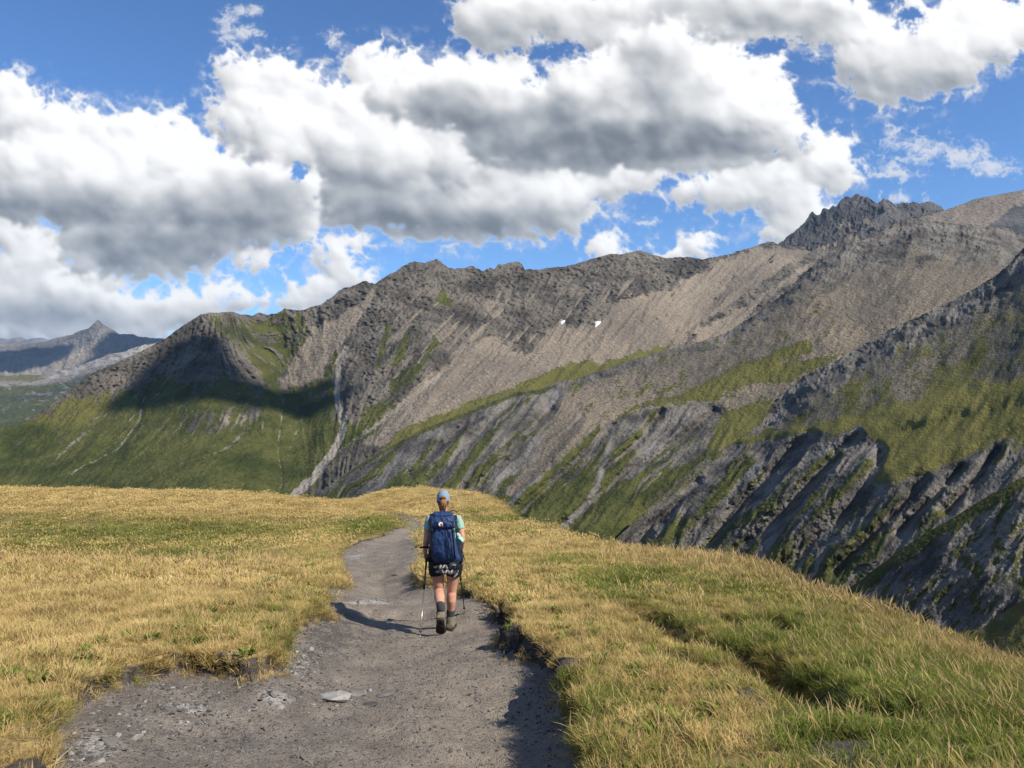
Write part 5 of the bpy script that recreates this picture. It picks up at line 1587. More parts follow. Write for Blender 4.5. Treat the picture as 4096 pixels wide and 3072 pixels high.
M_white = simple_mat("off white strap webbing", (0.40, 0.37, 0.34), 0.85, 0.45, 70, 0.4, 0.003)
M_sole = simple_mat("dark grey foam sole", (0.075, 0.078, 0.080), 0.8, 0.3, 60, 0.4, 0.003)
M_pole = simple_mat("black pole tube", (0.015, 0.015, 0.017), 0.35, 0.2, 60, 0.05, 0.001)
M_alu = simple_mat("brushed aluminium tube", (0.42, 0.36, 0.30), 0.35, 0.2, 60, 0.05, 0.001)
M_alu.node_tree.nodes['Principled BSDF'].inputs['Metallic'].default_value = 0.8
M_band = simple_mat("pale pink hair band", (0.62, 0.42, 0.38), 0.8, 0.1, 60, 0.1, 0.001)

BASE = pick(1780, 2528)
D0 = BASE.y


def A(cx, cy, y):
    """point of the hiker: place in the picture (photo pixels cut at 1550, 1900, 2.369 times enlarged) at y metres beyond the feet"""
    u, v = 1550 + cx * 0.42214, 1900 + cy * 0.42214
    d = D0 + y
    return Vector(((u - CU) / F * d - BASE.x, y, (CV - v) / F * d - BASE.z))


def PXM(y=0.0):
    return 0.42214 / F * (D0 + y)          # metres per enlarged pixel


def tube_data(pts, radii, n=14, cap=True, ref=None):
    """rings round a chain of points; radii are numbers or (across, along) pairs"""
    pts = [Vector(p) for p in pts]
    V, Q = [], []
    N = len(pts)
    side = None
    for i, p in enumerate(pts):
        a = pts[max(i - 1, 0)]
        b = pts[min(i + 1, N - 1)]
        tdir = (b - a).normalized()
        r = ref if ref is not None else (Vector((0, 1, 0)) if abs(tdir.y) < 0.9 else Vector((0, 0, 1)))
        s = tdir.cross(r)
        if s.length < 1e-4:
            s = tdir.cross(Vector((1, 0, 0)))
        s.normalize()
        if side is not None and ref is None:
            s2 = side - tdir * side.dot(tdir)
            if s2.length > 1e-4:
                s = s2.normalized()
        side = s
        t2 = s.cross(tdir).normalized()
        ra = radii[i]
        rx, ry = ra if hasattr(ra, '__len__') else (ra, ra)
        for k in range(n):
            w = 2 * math.pi * k / n
            V.append(p + s * (math.cos(w) * rx) + t2 * (math.sin(w) * ry))
    for i in range(N - 1):
        for k in range(n):
            Q.append((i * n + k, i * n + (k + 1) % n, (i + 1) * n + (k + 1) % n, (i + 1) * n + k))
    if cap:
        Q.append(tuple(range(n - 1, -1, -1)))
        Q.append(tuple((N - 1) * n + k for k in range(n)))
    return V, Q


def merge(*parts):
    V, Q = [], []
    for v, q in parts:
        o = len(V)
        V += [Vector(p) for p in v]
        Q += [tuple(i + o for i in f) for f in q]
    return V, Q


def ellipsoid_data(c, r, nu=18, nv=12, rot=None):
    V, Q = [], []
    for j in range(nv + 1):
        ph = math.pi * j / nv
        for i in range(nu):
            th = 2 * math.pi * i / nu
            p = Vector((math.sin(ph) * math.cos(th) * r[0], math.sin(ph) * math.sin(th) * r[1], math.cos(ph) * r[2]))
            if rot:
                p = rot @ p
            V.append(Vector(c) + p)
    for j in range(nv):
        for i in range(nu):
            Q.append((j * nu + i, (j + 1) * nu + i, (j + 1) * nu + (i + 1) % nu, j * nu + (i + 1) % nu))
    return V, Q


def solid(name, data, mat, parent, smooth=True, remesh=0.0, relax=0, sub=0, noise_amp=0.0, noise_scale=0.05, bevel=0.0):
    """one mesh object from vertex and face lists, optionally fused into a single skin"""
    V, Q = data
    me = bpy.data.meshes.new(name)
    me.from_pydata([tuple(v) for v in V], [], Q)
    bm = bmesh.new()
    bm.from_mesh(me)
    bmesh.ops.remove_doubles(bm, verts=bm.verts, dist=1e-5)
    bmesh.ops.recalc_face_normals(bm, faces=bm.faces)
    bm.to_mesh(me)
    bm.free()
    o = bpy.data.objects.new(name, me)
    COL.objects.link(o)
    if remesh:
        md = o.modifiers.new("fuse", 'REMESH')
        md.mode = 'VOXEL'
        md.voxel_size = remesh
        md.use_smooth_shade = True
    if bevel:
        md = o.modifiers.new("edge", 'BEVEL')
        md.width = bevel
        md.segments = 2
    if sub:
        md = o.modifiers.new("sub", 'SUBSURF')
        md.levels = md.render_levels = sub
    if relax:
        md = o.modifiers.new("relax", 'SMOOTH')
        md.factor = 0.5
        md.iterations = relax
    if remesh or relax or sub or bevel:
        dg = bpy.context.evaluated_depsgraph_get()
        me2 = bpy.data.meshes.new_from_object(o.evaluated_get(dg))
        o.modifiers.clear()
        o.data = me2
        me2.name = name
        bpy.data.meshes.remove(me)
        me = me2
    if noise_amp:
        co = np.empty(len(me.vertices) * 3, np.float32)
        me.vertices.foreach_get("co", co)
        co = co.reshape(-1, 3)
        nn = np.empty(len(me.vertices) * 3, np.float32)
        me.vertices.foreach_get("normal", nn)
        nn = nn.reshape(-1, 3)
        q = fbm((co[:, 0] + 0.6 * co[:, 1]) / noise_scale, (co[:, 2] + 0.3 * co[:, 1]) / noise_scale, 3, 77, 0.55)
        r = ridged((co[:, 0] + 0.5 * co[:, 2]) / (noise_scale * 1.7), (co[:, 2] - 0.8 * co[:, 0]) / (noise_scale * 2.6), 2, 78) - 0.5
        co = co + nn * ((q + 0.7 * r) * noise_amp)[:, None]
        me.vertices.foreach_set("co", co.ravel())
    me.materials.clear()
    me.materials.append(mat)
    me.polygons.foreach_set("use_smooth", np.full(len(me.polygons), smooth))
    me.update()
    o.parent = parent
    return o


def thing(name, loc, label, cat, group=None):
    o = bpy.data.objects.new(name, None)
    o.empty_display_size = 0.1
    COL.objects.link(o)
    o.location = loc
    return tag(o, label, cat, group)


person = thing("person", BASE, "hiker in blue cap, mint shirt and black shorts walking away on the path", "person")
px = PXM()
HEAD = A(528, 232, 0.03)
LSH, RSH = A(390, 418, -0.01), A(676, 418, -0.01)
LEL, REL = A(371, 612, -0.05), A(706, 612, -0.05)
LWR, RWR = A(356, 728, 0.05), A(690, 730, 0.19)
LHA, RHA = A(358, 772, 0.09), A(676, 770, 0.27)
LHIP, RHIP = A(474, 850, 0.0), A(622, 850, 0.0)
LKN, RKN = A(484, 1092, 0.03), A(610, 1098, 0.08)
LAN, RAN = A(505, 1270, -0.25), A(597, 1345, 0.10)


def lerp(a, b, t):
    return a + (b - a) * t


def arm(sh, el, wr, k=1.0):
    return tube_data([lerp(sh, el, -0.08), sh, lerp(sh, el, 0.35), lerp(sh, el, 0.8), el, lerp(el, wr, 0.3), lerp(el, wr, 0.7), wr],
                     [0.034 * k, 0.040 * k, 0.042 * k, 0.041 * k, 0.039 * k, 0.040 * k, 0.031 * k, 0.025 * k], 14)


def hand(wr, ha, grip_dir, side):
    """palm, four fingers wrapped round the pole grip and a thumb from the side of the palm"""
    f = (ha - wr).normalized()
    g = grip_dir.normalized()
    inward = Vector((side, 0, 0))
    parts = [tube_data([wr, lerp(wr, ha, 0.5), ha, ha + f * 0.025], [0.023, (0.020, 0.034), (0.019, 0.037), (0.015, 0.030)], 12)]
    fw = Vector((0, 1, 0))
    for k in range(4):
        b = ha + f * 0.005 + g * (-0.030 + 0.019 * k) + fw * 0.028
        L = (0.024, 0.028, 0.026, 0.021)[k]
        p1 = b + fw * L * 0.7 + inward * 0.006
        p2 = p1 + inward * L * 0.9 - fw * 0.002
        p3 = p2 - fw * L * 0.9 + inward * 0.001
        parts.append(tube_data([b, p1, p2, p3], [0.0095, 0.0092, 0.0085, 0.007], 8))
    tb = lerp(wr, ha, 0.55) + inward * 0.016 + fw * 0.012
    parts.append(tube_data([tb, tb + inward * 0.02 + fw * 0.012 + f * 0.01, tb + inward * 0.022 + fw * 0.03 + f * 0.03], [0.012, 0.0105, 0.008], 8))
    return merge(*parts)


LTIP = pick(1680, 2551) - BASE
RTIP = pick(1859, 2452) - BASE
body = merge(
    # trunk, neck, head with nose, jaw and ears
    tube_data([A(548, 880, 0.0), A(548, 800, 0.0), A(546, 700, 0.0), A(544, 560, 0.01), A(540, 440, 0.02), A(536, 395, 0.02), A(533, 365, 0.02)],
              [(0.15, 0.11), (0.165, 0.115), (0.125, 0.09), (0.14, 0.095), (0.155, 0.085), (0.12, 0.06), (0.06, 0.05)], 20, ref=Vector((0, 1, 0))),
    tube_data([A(532, 390, 0.02), A(530, 340, 0.025), A(528, 290, 0.03)], [0.055, 0.048, 0.05], 14),
    ellipsoid_data(HEAD, (0.072, 0.092, 0.108)), ellipsoid_data(HEAD + Vector((0, 0.035, -0.055)), (0.052, 0.058, 0.062)),
    ellipsoid_data(HEAD + Vector((0, 0.098, -0.02)), (0.012, 0.018, 0.020), 8, 6), ellipsoid_data(HEAD + Vector((0, 0.086, -0.062)), (0.024, 0.012, 0.010), 8, 6),
    ellipsoid_data(HEAD + Vector((-0.072, 0.0, -0.018)), (0.010, 0.018, 0.030), 8, 6), ellipsoid_data(HEAD + Vector((0.072, 0.0, -0.018)), (0.010, 0.018, 0.030), 8, 6),
    tube_data([A(536, 400, 0.0), lerp(A(536, 400, 0.0), LSH, 0.6), LSH], [0.036, 0.036, 0.038], 12), tube_data([A(540, 400, 0.0), lerp(A(540, 400, 0.0), RSH, 0.6), RSH], [0.036, 0.036, 0.038], 12),
    arm(LSH, LEL, LWR), arm(RSH, REL, RWR), hand(LWR, LHA, LTIP - LHA, 1), hand(RWR, RHA, RTIP - RHA, -1),
    # left leg trails behind, right leg carries the weight
    tube_data([LHIP + Vector((0, 0, 0.05)), LHIP, lerp(LHIP, LKN, 0.35), lerp(LHIP, LKN, 0.75), LKN, lerp(LKN, LAN, 0.22), lerp(LKN, LAN, 0.42), lerp(LKN, LAN, 0.75), LAN, LAN + Vector((0, 0.03, -0.06))],
              [0.086, 0.088, 0.081, 0.067, (0.058, 0.061), (0.064, 0.066), (0.065, 0.066), 0.049, 0.040, 0.040], 18),
    tube_data([RHIP + Vector((0, 0, 0.05)), RHIP, lerp(RHIP, RKN, 0.35), lerp(RHIP, RKN, 0.75), RKN, lerp(RKN, RAN, 0.16) + Vector((0, -0.012, 0)), lerp(RKN, RAN, 0.34) + Vector((0, -0.018, 0)), lerp(RKN, RAN, 0.7), RAN, RAN + Vector((0, 0, -0.06))],
              [0.086, 0.088, 0.080, 0.066, (0.056, 0.061), (0.059, 0.065), (0.060, 0.066), 0.047, 0.039, 0.040], 18))
solid("body", body, M_skin, person, remesh=0.0065, relax=5)

# shirt: yoke, body and two short sleeves in one cloth
LSL, RSL = lerp(LSH, LEL, 0.50), lerp(RSH, REL, 0.47)
tee = merge(
    tube_data([A(547, 800, 0.0), A(546, 700, 0.0), A(544, 560, 0.01), A(540, 440, 0.02), A(536, 398, 0.02), A(534, 378, 0.02)],
              [(0.165, 0.125), (0.150, 0.112), (0.158, 0.110), (0.168, 0.098), (0.135, 0.075), (0.072, 0.062)], 22, ref=Vector((0, 1, 0))),
    tube_data([A(536, 402, 0.0), lerp(A(536, 402, 0.0), LSH, 0.6), LSH + Vector((0.01, 0, 0.008)), lerp(LSH, LSL, 0.5), LSL], [0.050, 0.050, 0.049, (0.050, 0.054), (0.050, 0.058)], 14),
    tube_data([A(540, 402, 0.0), lerp(A(540, 402, 0.0), RSH, 0.6), RSH + Vector((-0.01, 0, 0.008)), lerp(RSH, RSL, 0.5), RSL], [0.050, 0.050, 0.049, (0.050, 0.054), (0.050, 0.058)], 14))
solid("t_shirt", tee, M_tee, person, remesh=0.008, relax=3, noise_amp=0.006, noise_scale=0.05)
LSS, RSS = lerp(LHIP, LKN, 0.36), lerp(RHIP, RKN, 0.34)
shorts = merge(
    tube_data([A(548, 730, 0.0), A(548, 790, 0.0), A(549, 860, -0.01), A(549, 905, -0.01)], [(0.155, 0.118), (0.192, 0.136), (0.212, 0.142), (0.205, 0.125)], 24, ref=Vector((0, 1, 0))),
    tube_data([LHIP + Vector((-0.01, 0, 0.03)), lerp(LHIP, LSS, 0.5) + Vector((-0.012, 0, 0)), LSS + Vector((-0.006, 0, 0))], [(0.104, 0.112), (0.104, 0.110), (0.101, 0.106)], 18),
    tube_data([RHIP + Vector((0.01, 0, 0.03)), lerp(RHIP, RSS, 0.5) + Vector((0.012, 0, 0)), RSS + Vector((0.006, 0, 0))], [(0.104, 0.112), (0.104, 0.110), (0.100, 0.105)], 18))
solid("shorts", shorts, M_shorts, person, remesh=0.008, relax=3, noise_amp=0.005, noise_scale=0.06)


def sock(kn, an, foot):
    up = lerp(an, kn, 0.24)
    return tube_data([lerp(an, kn, 0.30), up, lerp(an, kn, 0.12), an, lerp(an, foot, 0.7)], [0.045, 0.050, 0.049, 0.047, 0.048], 18)


def boot(parent_label, an, heading, pitch):
    """ankle boot built heel to toe: upper, padded collar, tongue, laces and lugged sole; pitched about the toe"""
    L = 0.285
    secs = [(0.0, 0.034, 0.075), (0.03, 0.040, 0.10), (0.08, 0.041, 0.105), (0.13, 0.040, 0.088), (0.18, 0.044, 0.068), (0.225, 0.045, 0.056), (0.262, 0.036, 0.046), (0.280, 0.018, 0.034)]
    V, Q = [], []
    n = 14
    for (y, hw, h) in secs:
        for k in range(n):
            w = 2 * math.pi * k / n
            c, s = math.cos(w), math.sin(w)
            z = 0.022 + (h - 0.022) * 0.5 * (1 + s)
            wid = hw * (abs(c) ** 0.7) * (1 if c >= 0 else -1) * (1.0 - 0.18 * max(0, s))
            V.append(Vector((wid, y - 0.07, z)))
    for i in range(len(secs) - 1):
        for k in range(n):
            Q.append((i * n + k, i * n + (k + 1) % n, (i + 1) * n + (k + 1) % n, (i + 1) * n + k))
    Q.append(tuple(range(n - 1, -1, -1)))
    Q.append(tuple((len(secs) - 1) * n + k for k in range(n)))
    cuff = tube_data([(0, -0.022, 0.05), (0, -0.020, 0.10), (0, -0.016, 0.138), (0, -0.014, 0.150)], [(0.042, 0.050), (0.041, 0.050), (0.043, 0.051), (0.041, 0.048)], 18)
    upper = merge((V, Q), cuff)
    out = []
    outline = [(0.0, -0.078), (0.026, -0.072), (0.037, -0.05), (0.036, 0.0), (0.037, 0.05), (0.047, 0.11), (0.048, 0.15), (0.038, 0.19), (0.016, 0.213)]
    ring = outline + [(-x, y) for x, y in reversed(outline[1:])]
    m = len(ring)
    SV = [Vector((x, y, z)) for z in (0.0, 0.028) for x, y in ring]
    SQ = [tuple(range(m - 1, -1, -1)), tuple(range(m, 2 * m))] + [(k, (k + 1) % m, m + (k + 1) % m, m + k) for k in range(m)]
    sole = [(SV, SQ)]
    for j, y in enumerate((-0.06, -0.035, -0.01, 0.04, 0.066, 0.092, 0.118, 0.144, 0.17)):
        hw = 0.030 if y < 0.03 else 0.040 - max(0, y - 0.12) * 0.25
        for sx in (-1, 1):
            x0, x1 = sx * 0.006, sx * hw
            b = [Vector((x, yy, z)) for z in (-0.008, 0.004) for x, yy in ((x0, y), (x1, y + 0.006), (x1, y + 0.020), (x0, y + 0.014))]
            sole.append((b, [(0, 1, 2, 3), (7, 6, 5, 4), (0, 4, 5, 1), (1, 5, 6, 2), (2, 6, 7, 3), (3, 7, 4, 0)]))
    laces = []
    for k in range(5):
        y = 0.045 + 0.014 * k if k < 3 else 0.038 - 0.004 * (k - 3)
        z = 0.105 - 0.011 * k if k < 3 else 0.118 + 0.014 * (k - 3)
        laces.append(tube_data([(-0.032, y - 0.01, z - 0.012), (0, y, z + 0.006), (0.032, y - 0.01, z - 0.012)], [0.003] * 3, 6))
    rot = Matrix.Rotation(heading, 4, 'Z') @ Matrix.Translation((0, 0.16, 0)) @ Matrix.Rotation(-pitch, 4, 'X') @ Matrix.Translation((0, -0.16, 0)) @ Matrix.Diagonal((1.28, 1.0, 1.05, 1.0))

    def tr(data):
        return [(rot @ p.to_4d()).to_3d() for p in [Vector(q) for q in data[0]]], data[1]
    ank = (rot @ Vector((0, -0.016, 0.135, 1))).to_3d()
    off = an - ank
    b = solid("boot", ([p + off for p in tr(upper)[0]], upper[1]), M_boot, person, remesh=0.005, relax=3)
    s = merge(*sole)
    solid("sole", ([p + off for p in tr(s)[0]], s[1]), M_rubber, b, smooth=False)
    lc = merge(*laces)
    solid("laces", ([p + off for p in tr(lc)[0]], lc[1]), M_sock, b)
    b["label"] = parent_label
    return off, rot


def foot_drop(an, heading, pitch):
    rot = Matrix.Rotation(heading, 4, 'Z') @ Matrix.Translation((0, 0.16, 0)) @ Matrix.Rotation(-pitch, 4, 'X') @ Matrix.Translation((0, -0.16, 0))
    ank = (rot @ Vector((0, -0.016, 0.135, 1))).to_3d()
    low = min(((rot @ Vector((0, y, -0.008, 1))).to_3d() - ank).z + 0 for y in (-0.07, 0.15, 0.2))
    toe = (rot @ Vector((0, 0.15, 0, 1))).to_3d() - ank
    gz = ground_z(an.x + toe.x + BASE.x, an.y + toe.y + BASE.y)[0] - BASE.z
    return gz - low


LP, RP = math.radians(52), math.radians(3)
LB = Vector((LAN.x, LAN.y + 0.02, foot_drop(LAN, 0.03, LP)))
RB = Vector((RAN.x, RAN.y, foot_drop(RAN, -0.05, RP)))
boot("raised boot showing its lugged sole", LB, 0.03, LP)
boot("boot flat on the ground", RB, -0.05, RP)
solid("sock", sock(LKN, LAN, LB), M_sock, person)
solid("sock", sock(RKN, RAN, RB), M_sock, person)

# cap with an arched opening at the back, brim ahead
capV, capQ = [], []
nu, nv = 40, 14
cc = HEAD + Vector((0, -0.002, 0.012))
for j in range(nv + 1):
    ph = (math.pi * 0.5) * j / nv
    for i in range(nu):
        th = 2 * math.pi * i / nu
        r = Vector((0.0805 * math.sin(ph) ** 0.92 * math.cos(th), 0.101 * math.sin(ph) ** 0.92 * math.sin(th), 0.108 * math.cos(ph)))
        capV.append(cc + r)
low = len(capV) - nu
for i in range(nu):
    th = 2 * math.pi * i / nu
    capV.append(cc + Vector((0.0805 * math.cos(th), 0.101 * math.sin(th), -0.018)))
for j in range(nv + 1):
    for i in range(nu):
        a, b = capV[j * nu + i] - cc, capV[(j + 1) * nu + (i + 1) % nu] - cc
        mid = (a + b) * 0.5
        if mid.y < 0 and (mid.x / 0.040) ** 2 + ((mid.z + 0.004) / 0.050) ** 2 < 1 and mid.z > -0.006:
            continue
        capQ.append((j * nu + i, (j + 1) * nu + i, (j + 1) * nu + (i + 1) % nu, j * nu + (i + 1) % nu))
cap = solid("cap", (capV, capQ), M_cap, person)
brim = []
for i in range(13):
    th = math.radians(20 + 140 * i / 12)
    brim.append((0.078 * math.cos(th), 0.098 * math.sin(th), -0.012, 0.082 * math.cos(th), 0.098 * math.sin(th) + 0.075 * math.sin(th) ** 2, -0.022 - 0.012 * abs(math.cos(th))))
bV = [cc + Vector(b[:3]) for b in brim] + [cc + Vector(b[3:]) for b in brim] + [cc + Vector(b[:3]) - Vector((0, 0, 0.004)) for b in brim] + [cc + Vector(b[3:]) - Vector((0, 0, 0.004)) for b in brim]
bQ = [(i, i + 1, 14 + i, 13 + i) for i in range(12)] + [(26 + i, 39 + i, 40 + i, 27 + i) for i in range(12)] + [(13 + i, 14 + i, 40 + i, 39 + i) for i in range(12)]
solid("brim", (bV, bQ), M_cap, cap)
solid("button", ellipsoid_data(cc + Vector((0, 0, 0.108)), (0.008, 0.008, 0.004), 8, 6), M_cap, cap)

# hair: back of the head under the cap, nape, and a ponytail through the opening
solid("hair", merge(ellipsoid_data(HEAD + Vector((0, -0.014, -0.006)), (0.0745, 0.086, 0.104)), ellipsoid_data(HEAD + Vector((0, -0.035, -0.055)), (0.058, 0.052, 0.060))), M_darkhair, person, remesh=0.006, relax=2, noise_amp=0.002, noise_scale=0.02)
strands = []
rs = random.Random(4)
top = A(531, 226, -0.072)
for k in range(26):
    a = rs.uniform(0, 2 * math.pi)
    q = rs.uniform(0.2, 1)
    e = A(522 + 34 * q * math.cos(a) - 4, 338 + rs.uniform(-22, 16), -0.085 - 0.012 * math.sin(a))
    m1 = A(530 + 24 * q * math.cos(a), 252 + 5 * math.sin(a), -0.108 - 0.016 * q * math.sin(a))
    m2 = A(528 + 34 * q * math.cos(a), 295, -0.102 - 0.014 * q * math.sin(a))
    strands.append(tube_data([top + Vector((0.012 * math.cos(a), 0, 0.008 * math.sin(a))), m1, lerp(m1, m2, 0.5), m2, lerp(m2, e, 0.6), e], [0.008, 0.0105, 0.011, 0.0105, 0.008, 0.003], 7))
pony = solid("ponytail", merge(*strands), M_hair, person)
solid("hair_tie", tube_data([top + Vector((0.018 * math.cos(t), -0.016, 0.014 * math.sin(t))) for t in np.linspace(0, 2 * math.pi, 13)], [0.005] * 13, 6), M_web, pony)
solid("hair_front", ellipsoid_data(A(531, 214, -0.062), (0.036, 0.022, 0.020)), M_hair, person)
solid("bracelet", tube_data([lerp(LWR, LHA, 0.15) + Vector((0.029 * math.cos(t), 0.029 * math.sin(t), 0.004 * math.cos(t))) for t in np.linspace(0, 2 * math.pi, 15)], [0.004] * 15, 6), M_band, person)

# ------------------------------------------------------------------ backpack
pack = thing("backpack", BASE, "navy blue trekking backpack with round cream badge on the hiker's back", "backpack")


def loft(secs, n=28, p=3.2):
    """secs: (left cx, right cx, cy, y front, y back); rounded-box rings stacked from top to bottom"""
    V, Q = [], []
    for (l, r, cy, yf, yb) in secs:
        cx, hw = (l + r) / 2, (r - l) / 2
        for k in range(n):
            w = 2 * math.pi * k / n
            c, s = math.cos(w), math.sin(w)
            c = math.copysign(abs(c) ** (2 / p), c)
            s = math.copysign(abs(s) ** (2 / p), s)
            y = (yf + yb) / 2 + (yf - yb) / 2 * s
            V.append(A(cx + hw * c, cy, y))
    for i in range(len(secs) - 1):
        for k in range(n):
            Q.append((i * n + k, i * n + (k + 1) % n, (i + 1) * n + (k + 1) % n, (i + 1) * n + k))
    Q.append(tuple(range(n - 1, -1, -1)))
    Q.append(tuple((len(secs) - 1) * n + k for k in range(n)))
    return V, Q


solid("main_bag", loft([(440, 600, 470, -0.12, -0.26), (402, 632, 490, -0.11, -0.31), (397, 640, 560, -0.11, -0.33), (398, 652, 650, -0.11, -0.34), (402, 672, 730, -0.11, -0.335), (410, 688, 780, -0.11, -0.32), (440, 690, 815, -0.11, -0.30), (480, 670, 838, -0.12, -0.25)]),
      M_pack, pack, sub=3, noise_amp=0.013, noise_scale=0.075)
lid = solid("lid", loft([(470, 590, 343, -0.13, -0.21), (430, 612, 352, -0.11, -0.26), (398, 626, 385, -0.10, -0.32), (386, 634, 430, -0.10, -0.345), (388, 638, 470, -0.10, -0.35), (400, 640, 497, -0.11, -0.345), (420, 620, 506, -0.12, -0.32)]),
            M_pack, pack, sub=3, noise_amp=0.013, noise_scale=0.055)


def on_pack(cx, cy, lift=0.004, table=((340, -0.22), (385, -0.322), (430, -0.349), (490, -0.352), (520, -0.335), (650, -0.345), (730, -0.340), (780, -0.325), (830, -0.29))):
    y = np.interp(cy, [t[0] for t in table], [t[1] for t in table])
    return A(cx, cy, y - lift)


def ribbon(pts, w, thick=0.004):
    return tube_data(pts, [(w * 0.5, thick * 0.5)] * len(pts), 8, ref=Vector((0, 1, 0)))


badge = solid("badge", tube_data([on_pack(504, 466, 0.006), on_pack(504, 466, 0.014)], [0.026, 0.0245], 24, ref=Vector((0, 0, 1))), M_cream, lid, smooth=False)
bc = on_pack(506, 468, 0.0155)
solid("emblem", merge(tube_data([bc + Vector((0.011 * math.cos(t), 0, 0.010 * math.sin(t) - 0.003)) for t in np.linspace(-2.4, 1.9, 14)], [0.002, 0.0045, 0.0065, 0.0075, 0.008, 0.008, 0.008, 0.0075, 0.007, 0.007, 0.0065, 0.006, 0.0045, 0.002], 8)), M_red, badge)
solid("seam", ribbon([on_pack(x, y, 0.004) for x, y in ((400, 372), (450, 382), (520, 388), (580, 384), (622, 372))], 0.008), M_packdk, lid)
solid("haul_loop", tube_data([A(590, 350, -0.13), A(612, 338, -0.15), A(640, 340, -0.15), A(655, 352, -0.12)], [0.006] * 4, 8), M_web, lid)
for cx0, cx1 in ((418, 408), (616, 640)):
    st = solid("compression_strap", ribbon([on_pack(cx0, 440, 0.005), on_pack(cx0, 500, 0.010), on_pack(cx0 + 2, 560, 0.008), on_pack((cx0 + cx1) / 2, 680, 0.007), on_pack(cx1, 800, 0.007)], 0.020), M_web, pack)
    bk = on_pack(cx0, 528, 0.016)
    solid("buckle", tube_data([bk + Vector((0, 0, 0.022)), bk, bk - Vector((0, 0, 0.022))], [(0.014, 0.006), (0.016, 0.008), (0.012, 0.006)], 10, ref=Vector((0, 1, 0))), M_web, st)
solid("front_zip", ribbon([on_pack(x, y, 0.006) for x, y in ((572, 512), (572, 580), (578, 660), (590, 740), (600, 800))], 0.012), M_packdk, pack)
solid("front_panel_seam", ribbon([on_pack(x, y, 0.006) for x, y in ((470, 512), (452, 600), (446, 700), (462, 790), (480, 815))], 0.008), M_packdk, pack)
solid("front_panel_seam", ribbon([on_pack(x, y, 0.006) for x, y in ((545, 512), (560, 600), (566, 700), (572, 790))], 0.007), M_packdk, pack)
solid("side_pocket", loft([(640, 706, 655, -0.10, -0.20), (645, 716, 690, -0.09, -0.22), (650, 716, 730, -0.09, -0.23), (650, 705, 775, -0.10, -0.24), (640, 690, 800, -0.12, -0.24)], 18), M_packdk, pack, sub=1, noise_amp=0.006)
solid("side_pocket", loft([(388, 412, 670, -0.10, -0.22), (384, 416, 720, -0.10, -0.24), (390, 430, 780, -0.10, -0.25), (420, 450, 815, -0.12, -0.25)], 16), M_packdk, pack, sub=1, noise_amp=0.005)
solid("bottom_panel", loft([(450, 690, 800, -0.10, -0.31), (465, 690, 828, -0.10, -0.295), (478, 670, 848, -0.12, -0.26), (500, 650, 858, -0.14, -0.22)], 24), M_packdk, pack, sub=1, noise_amp=0.005)
for side_data in (tube_data([A(392, 800, -0.11), A(384, 788, -0.04), A(388, 780, 0.06), A(430, 778, 0.13)], [(0.010, 0.040), (0.009, 0.045), (0.008, 0.035), (0.006, 0.018)], 12),
                  tube_data([A(700, 800, -0.11), A(714, 788, -0.04), A(708, 780, 0.06), A(666, 778, 0.13)], [(0.010, 0.040), (0.009, 0.045), (0.008, 0.035), (0.006, 0.018)], 12)):
    solid("hip_belt", side_data, M_packdk, pack)
solid("wrist_pouch", tube_data([A(302, 688, -0.075), A(320, 684, -0.09), A(350, 684, -0.095), (A(395, 686, -0.09)), A(432, 690, -0.09)], [(0.005, 0.006), (0.012, 0.017), (0.014, 0.024), (0.014, 0.024), (0.012, 0.02)], 14), M_packdk, pack)
for s0, x0 in ((-1, 430), (1, 640)):
    solid("shoulder_strap", tube_data([A(x0, 420, -0.12), A(x0 - s0 * 2, 386, -0.05), A(x0 - s0 * 4, 384, 0.04), A(x0 - s0 * 6, 430, 0.115), A(x0 + s0 * 4, 560, 0.14), A(x0 + s0 * 14, 700, 0.09)], [(0.028, 0.008)] * 6, 12, ref=None), M_packdk, pack)
solid("strap_tail", ribbon([A(706, 712, -0.22), A(716, 740, -0.235), A(722, 770, -0.235), A(735, 806, -0.23)], 0.010), M_web, pack)
solid("strap_tail", ribbon([A(655, 815, -0.30), A(662, 850, -0.315), A(668, 880, -0.32)], 0.014), M_web, pack)

# ------------------------------------------------------------------ towel in the side pocket, sandals under the pack
towel = []
rt = random.Random(9)
for (cx, cy, r) in ((664, 560, 15), (672, 578, 18), (680, 598, 20), (672, 620, 17), (694, 604, 20), (704, 622, 17), (698, 640, 14), (682, 640, 15), (660, 590, 12), (712, 634, 9)):
    towel.append(ellipsoid_data(A(cx, cy, -0.15 + rt.uniform(-0.02, 0.02)), (r * px, r * px * 1.1, r * px * rt.uniform(0.8, 1.1)), 12, 8))
tw = solid("towel", merge(*towel), M_cloth, None, remesh=0.006, relax=1, noise_amp=0.010, noise_scale=0.028)
tw.location = BASE
tag(tw, "crumpled mint green towel stuffed in the backpack's right side pocket", "towel")


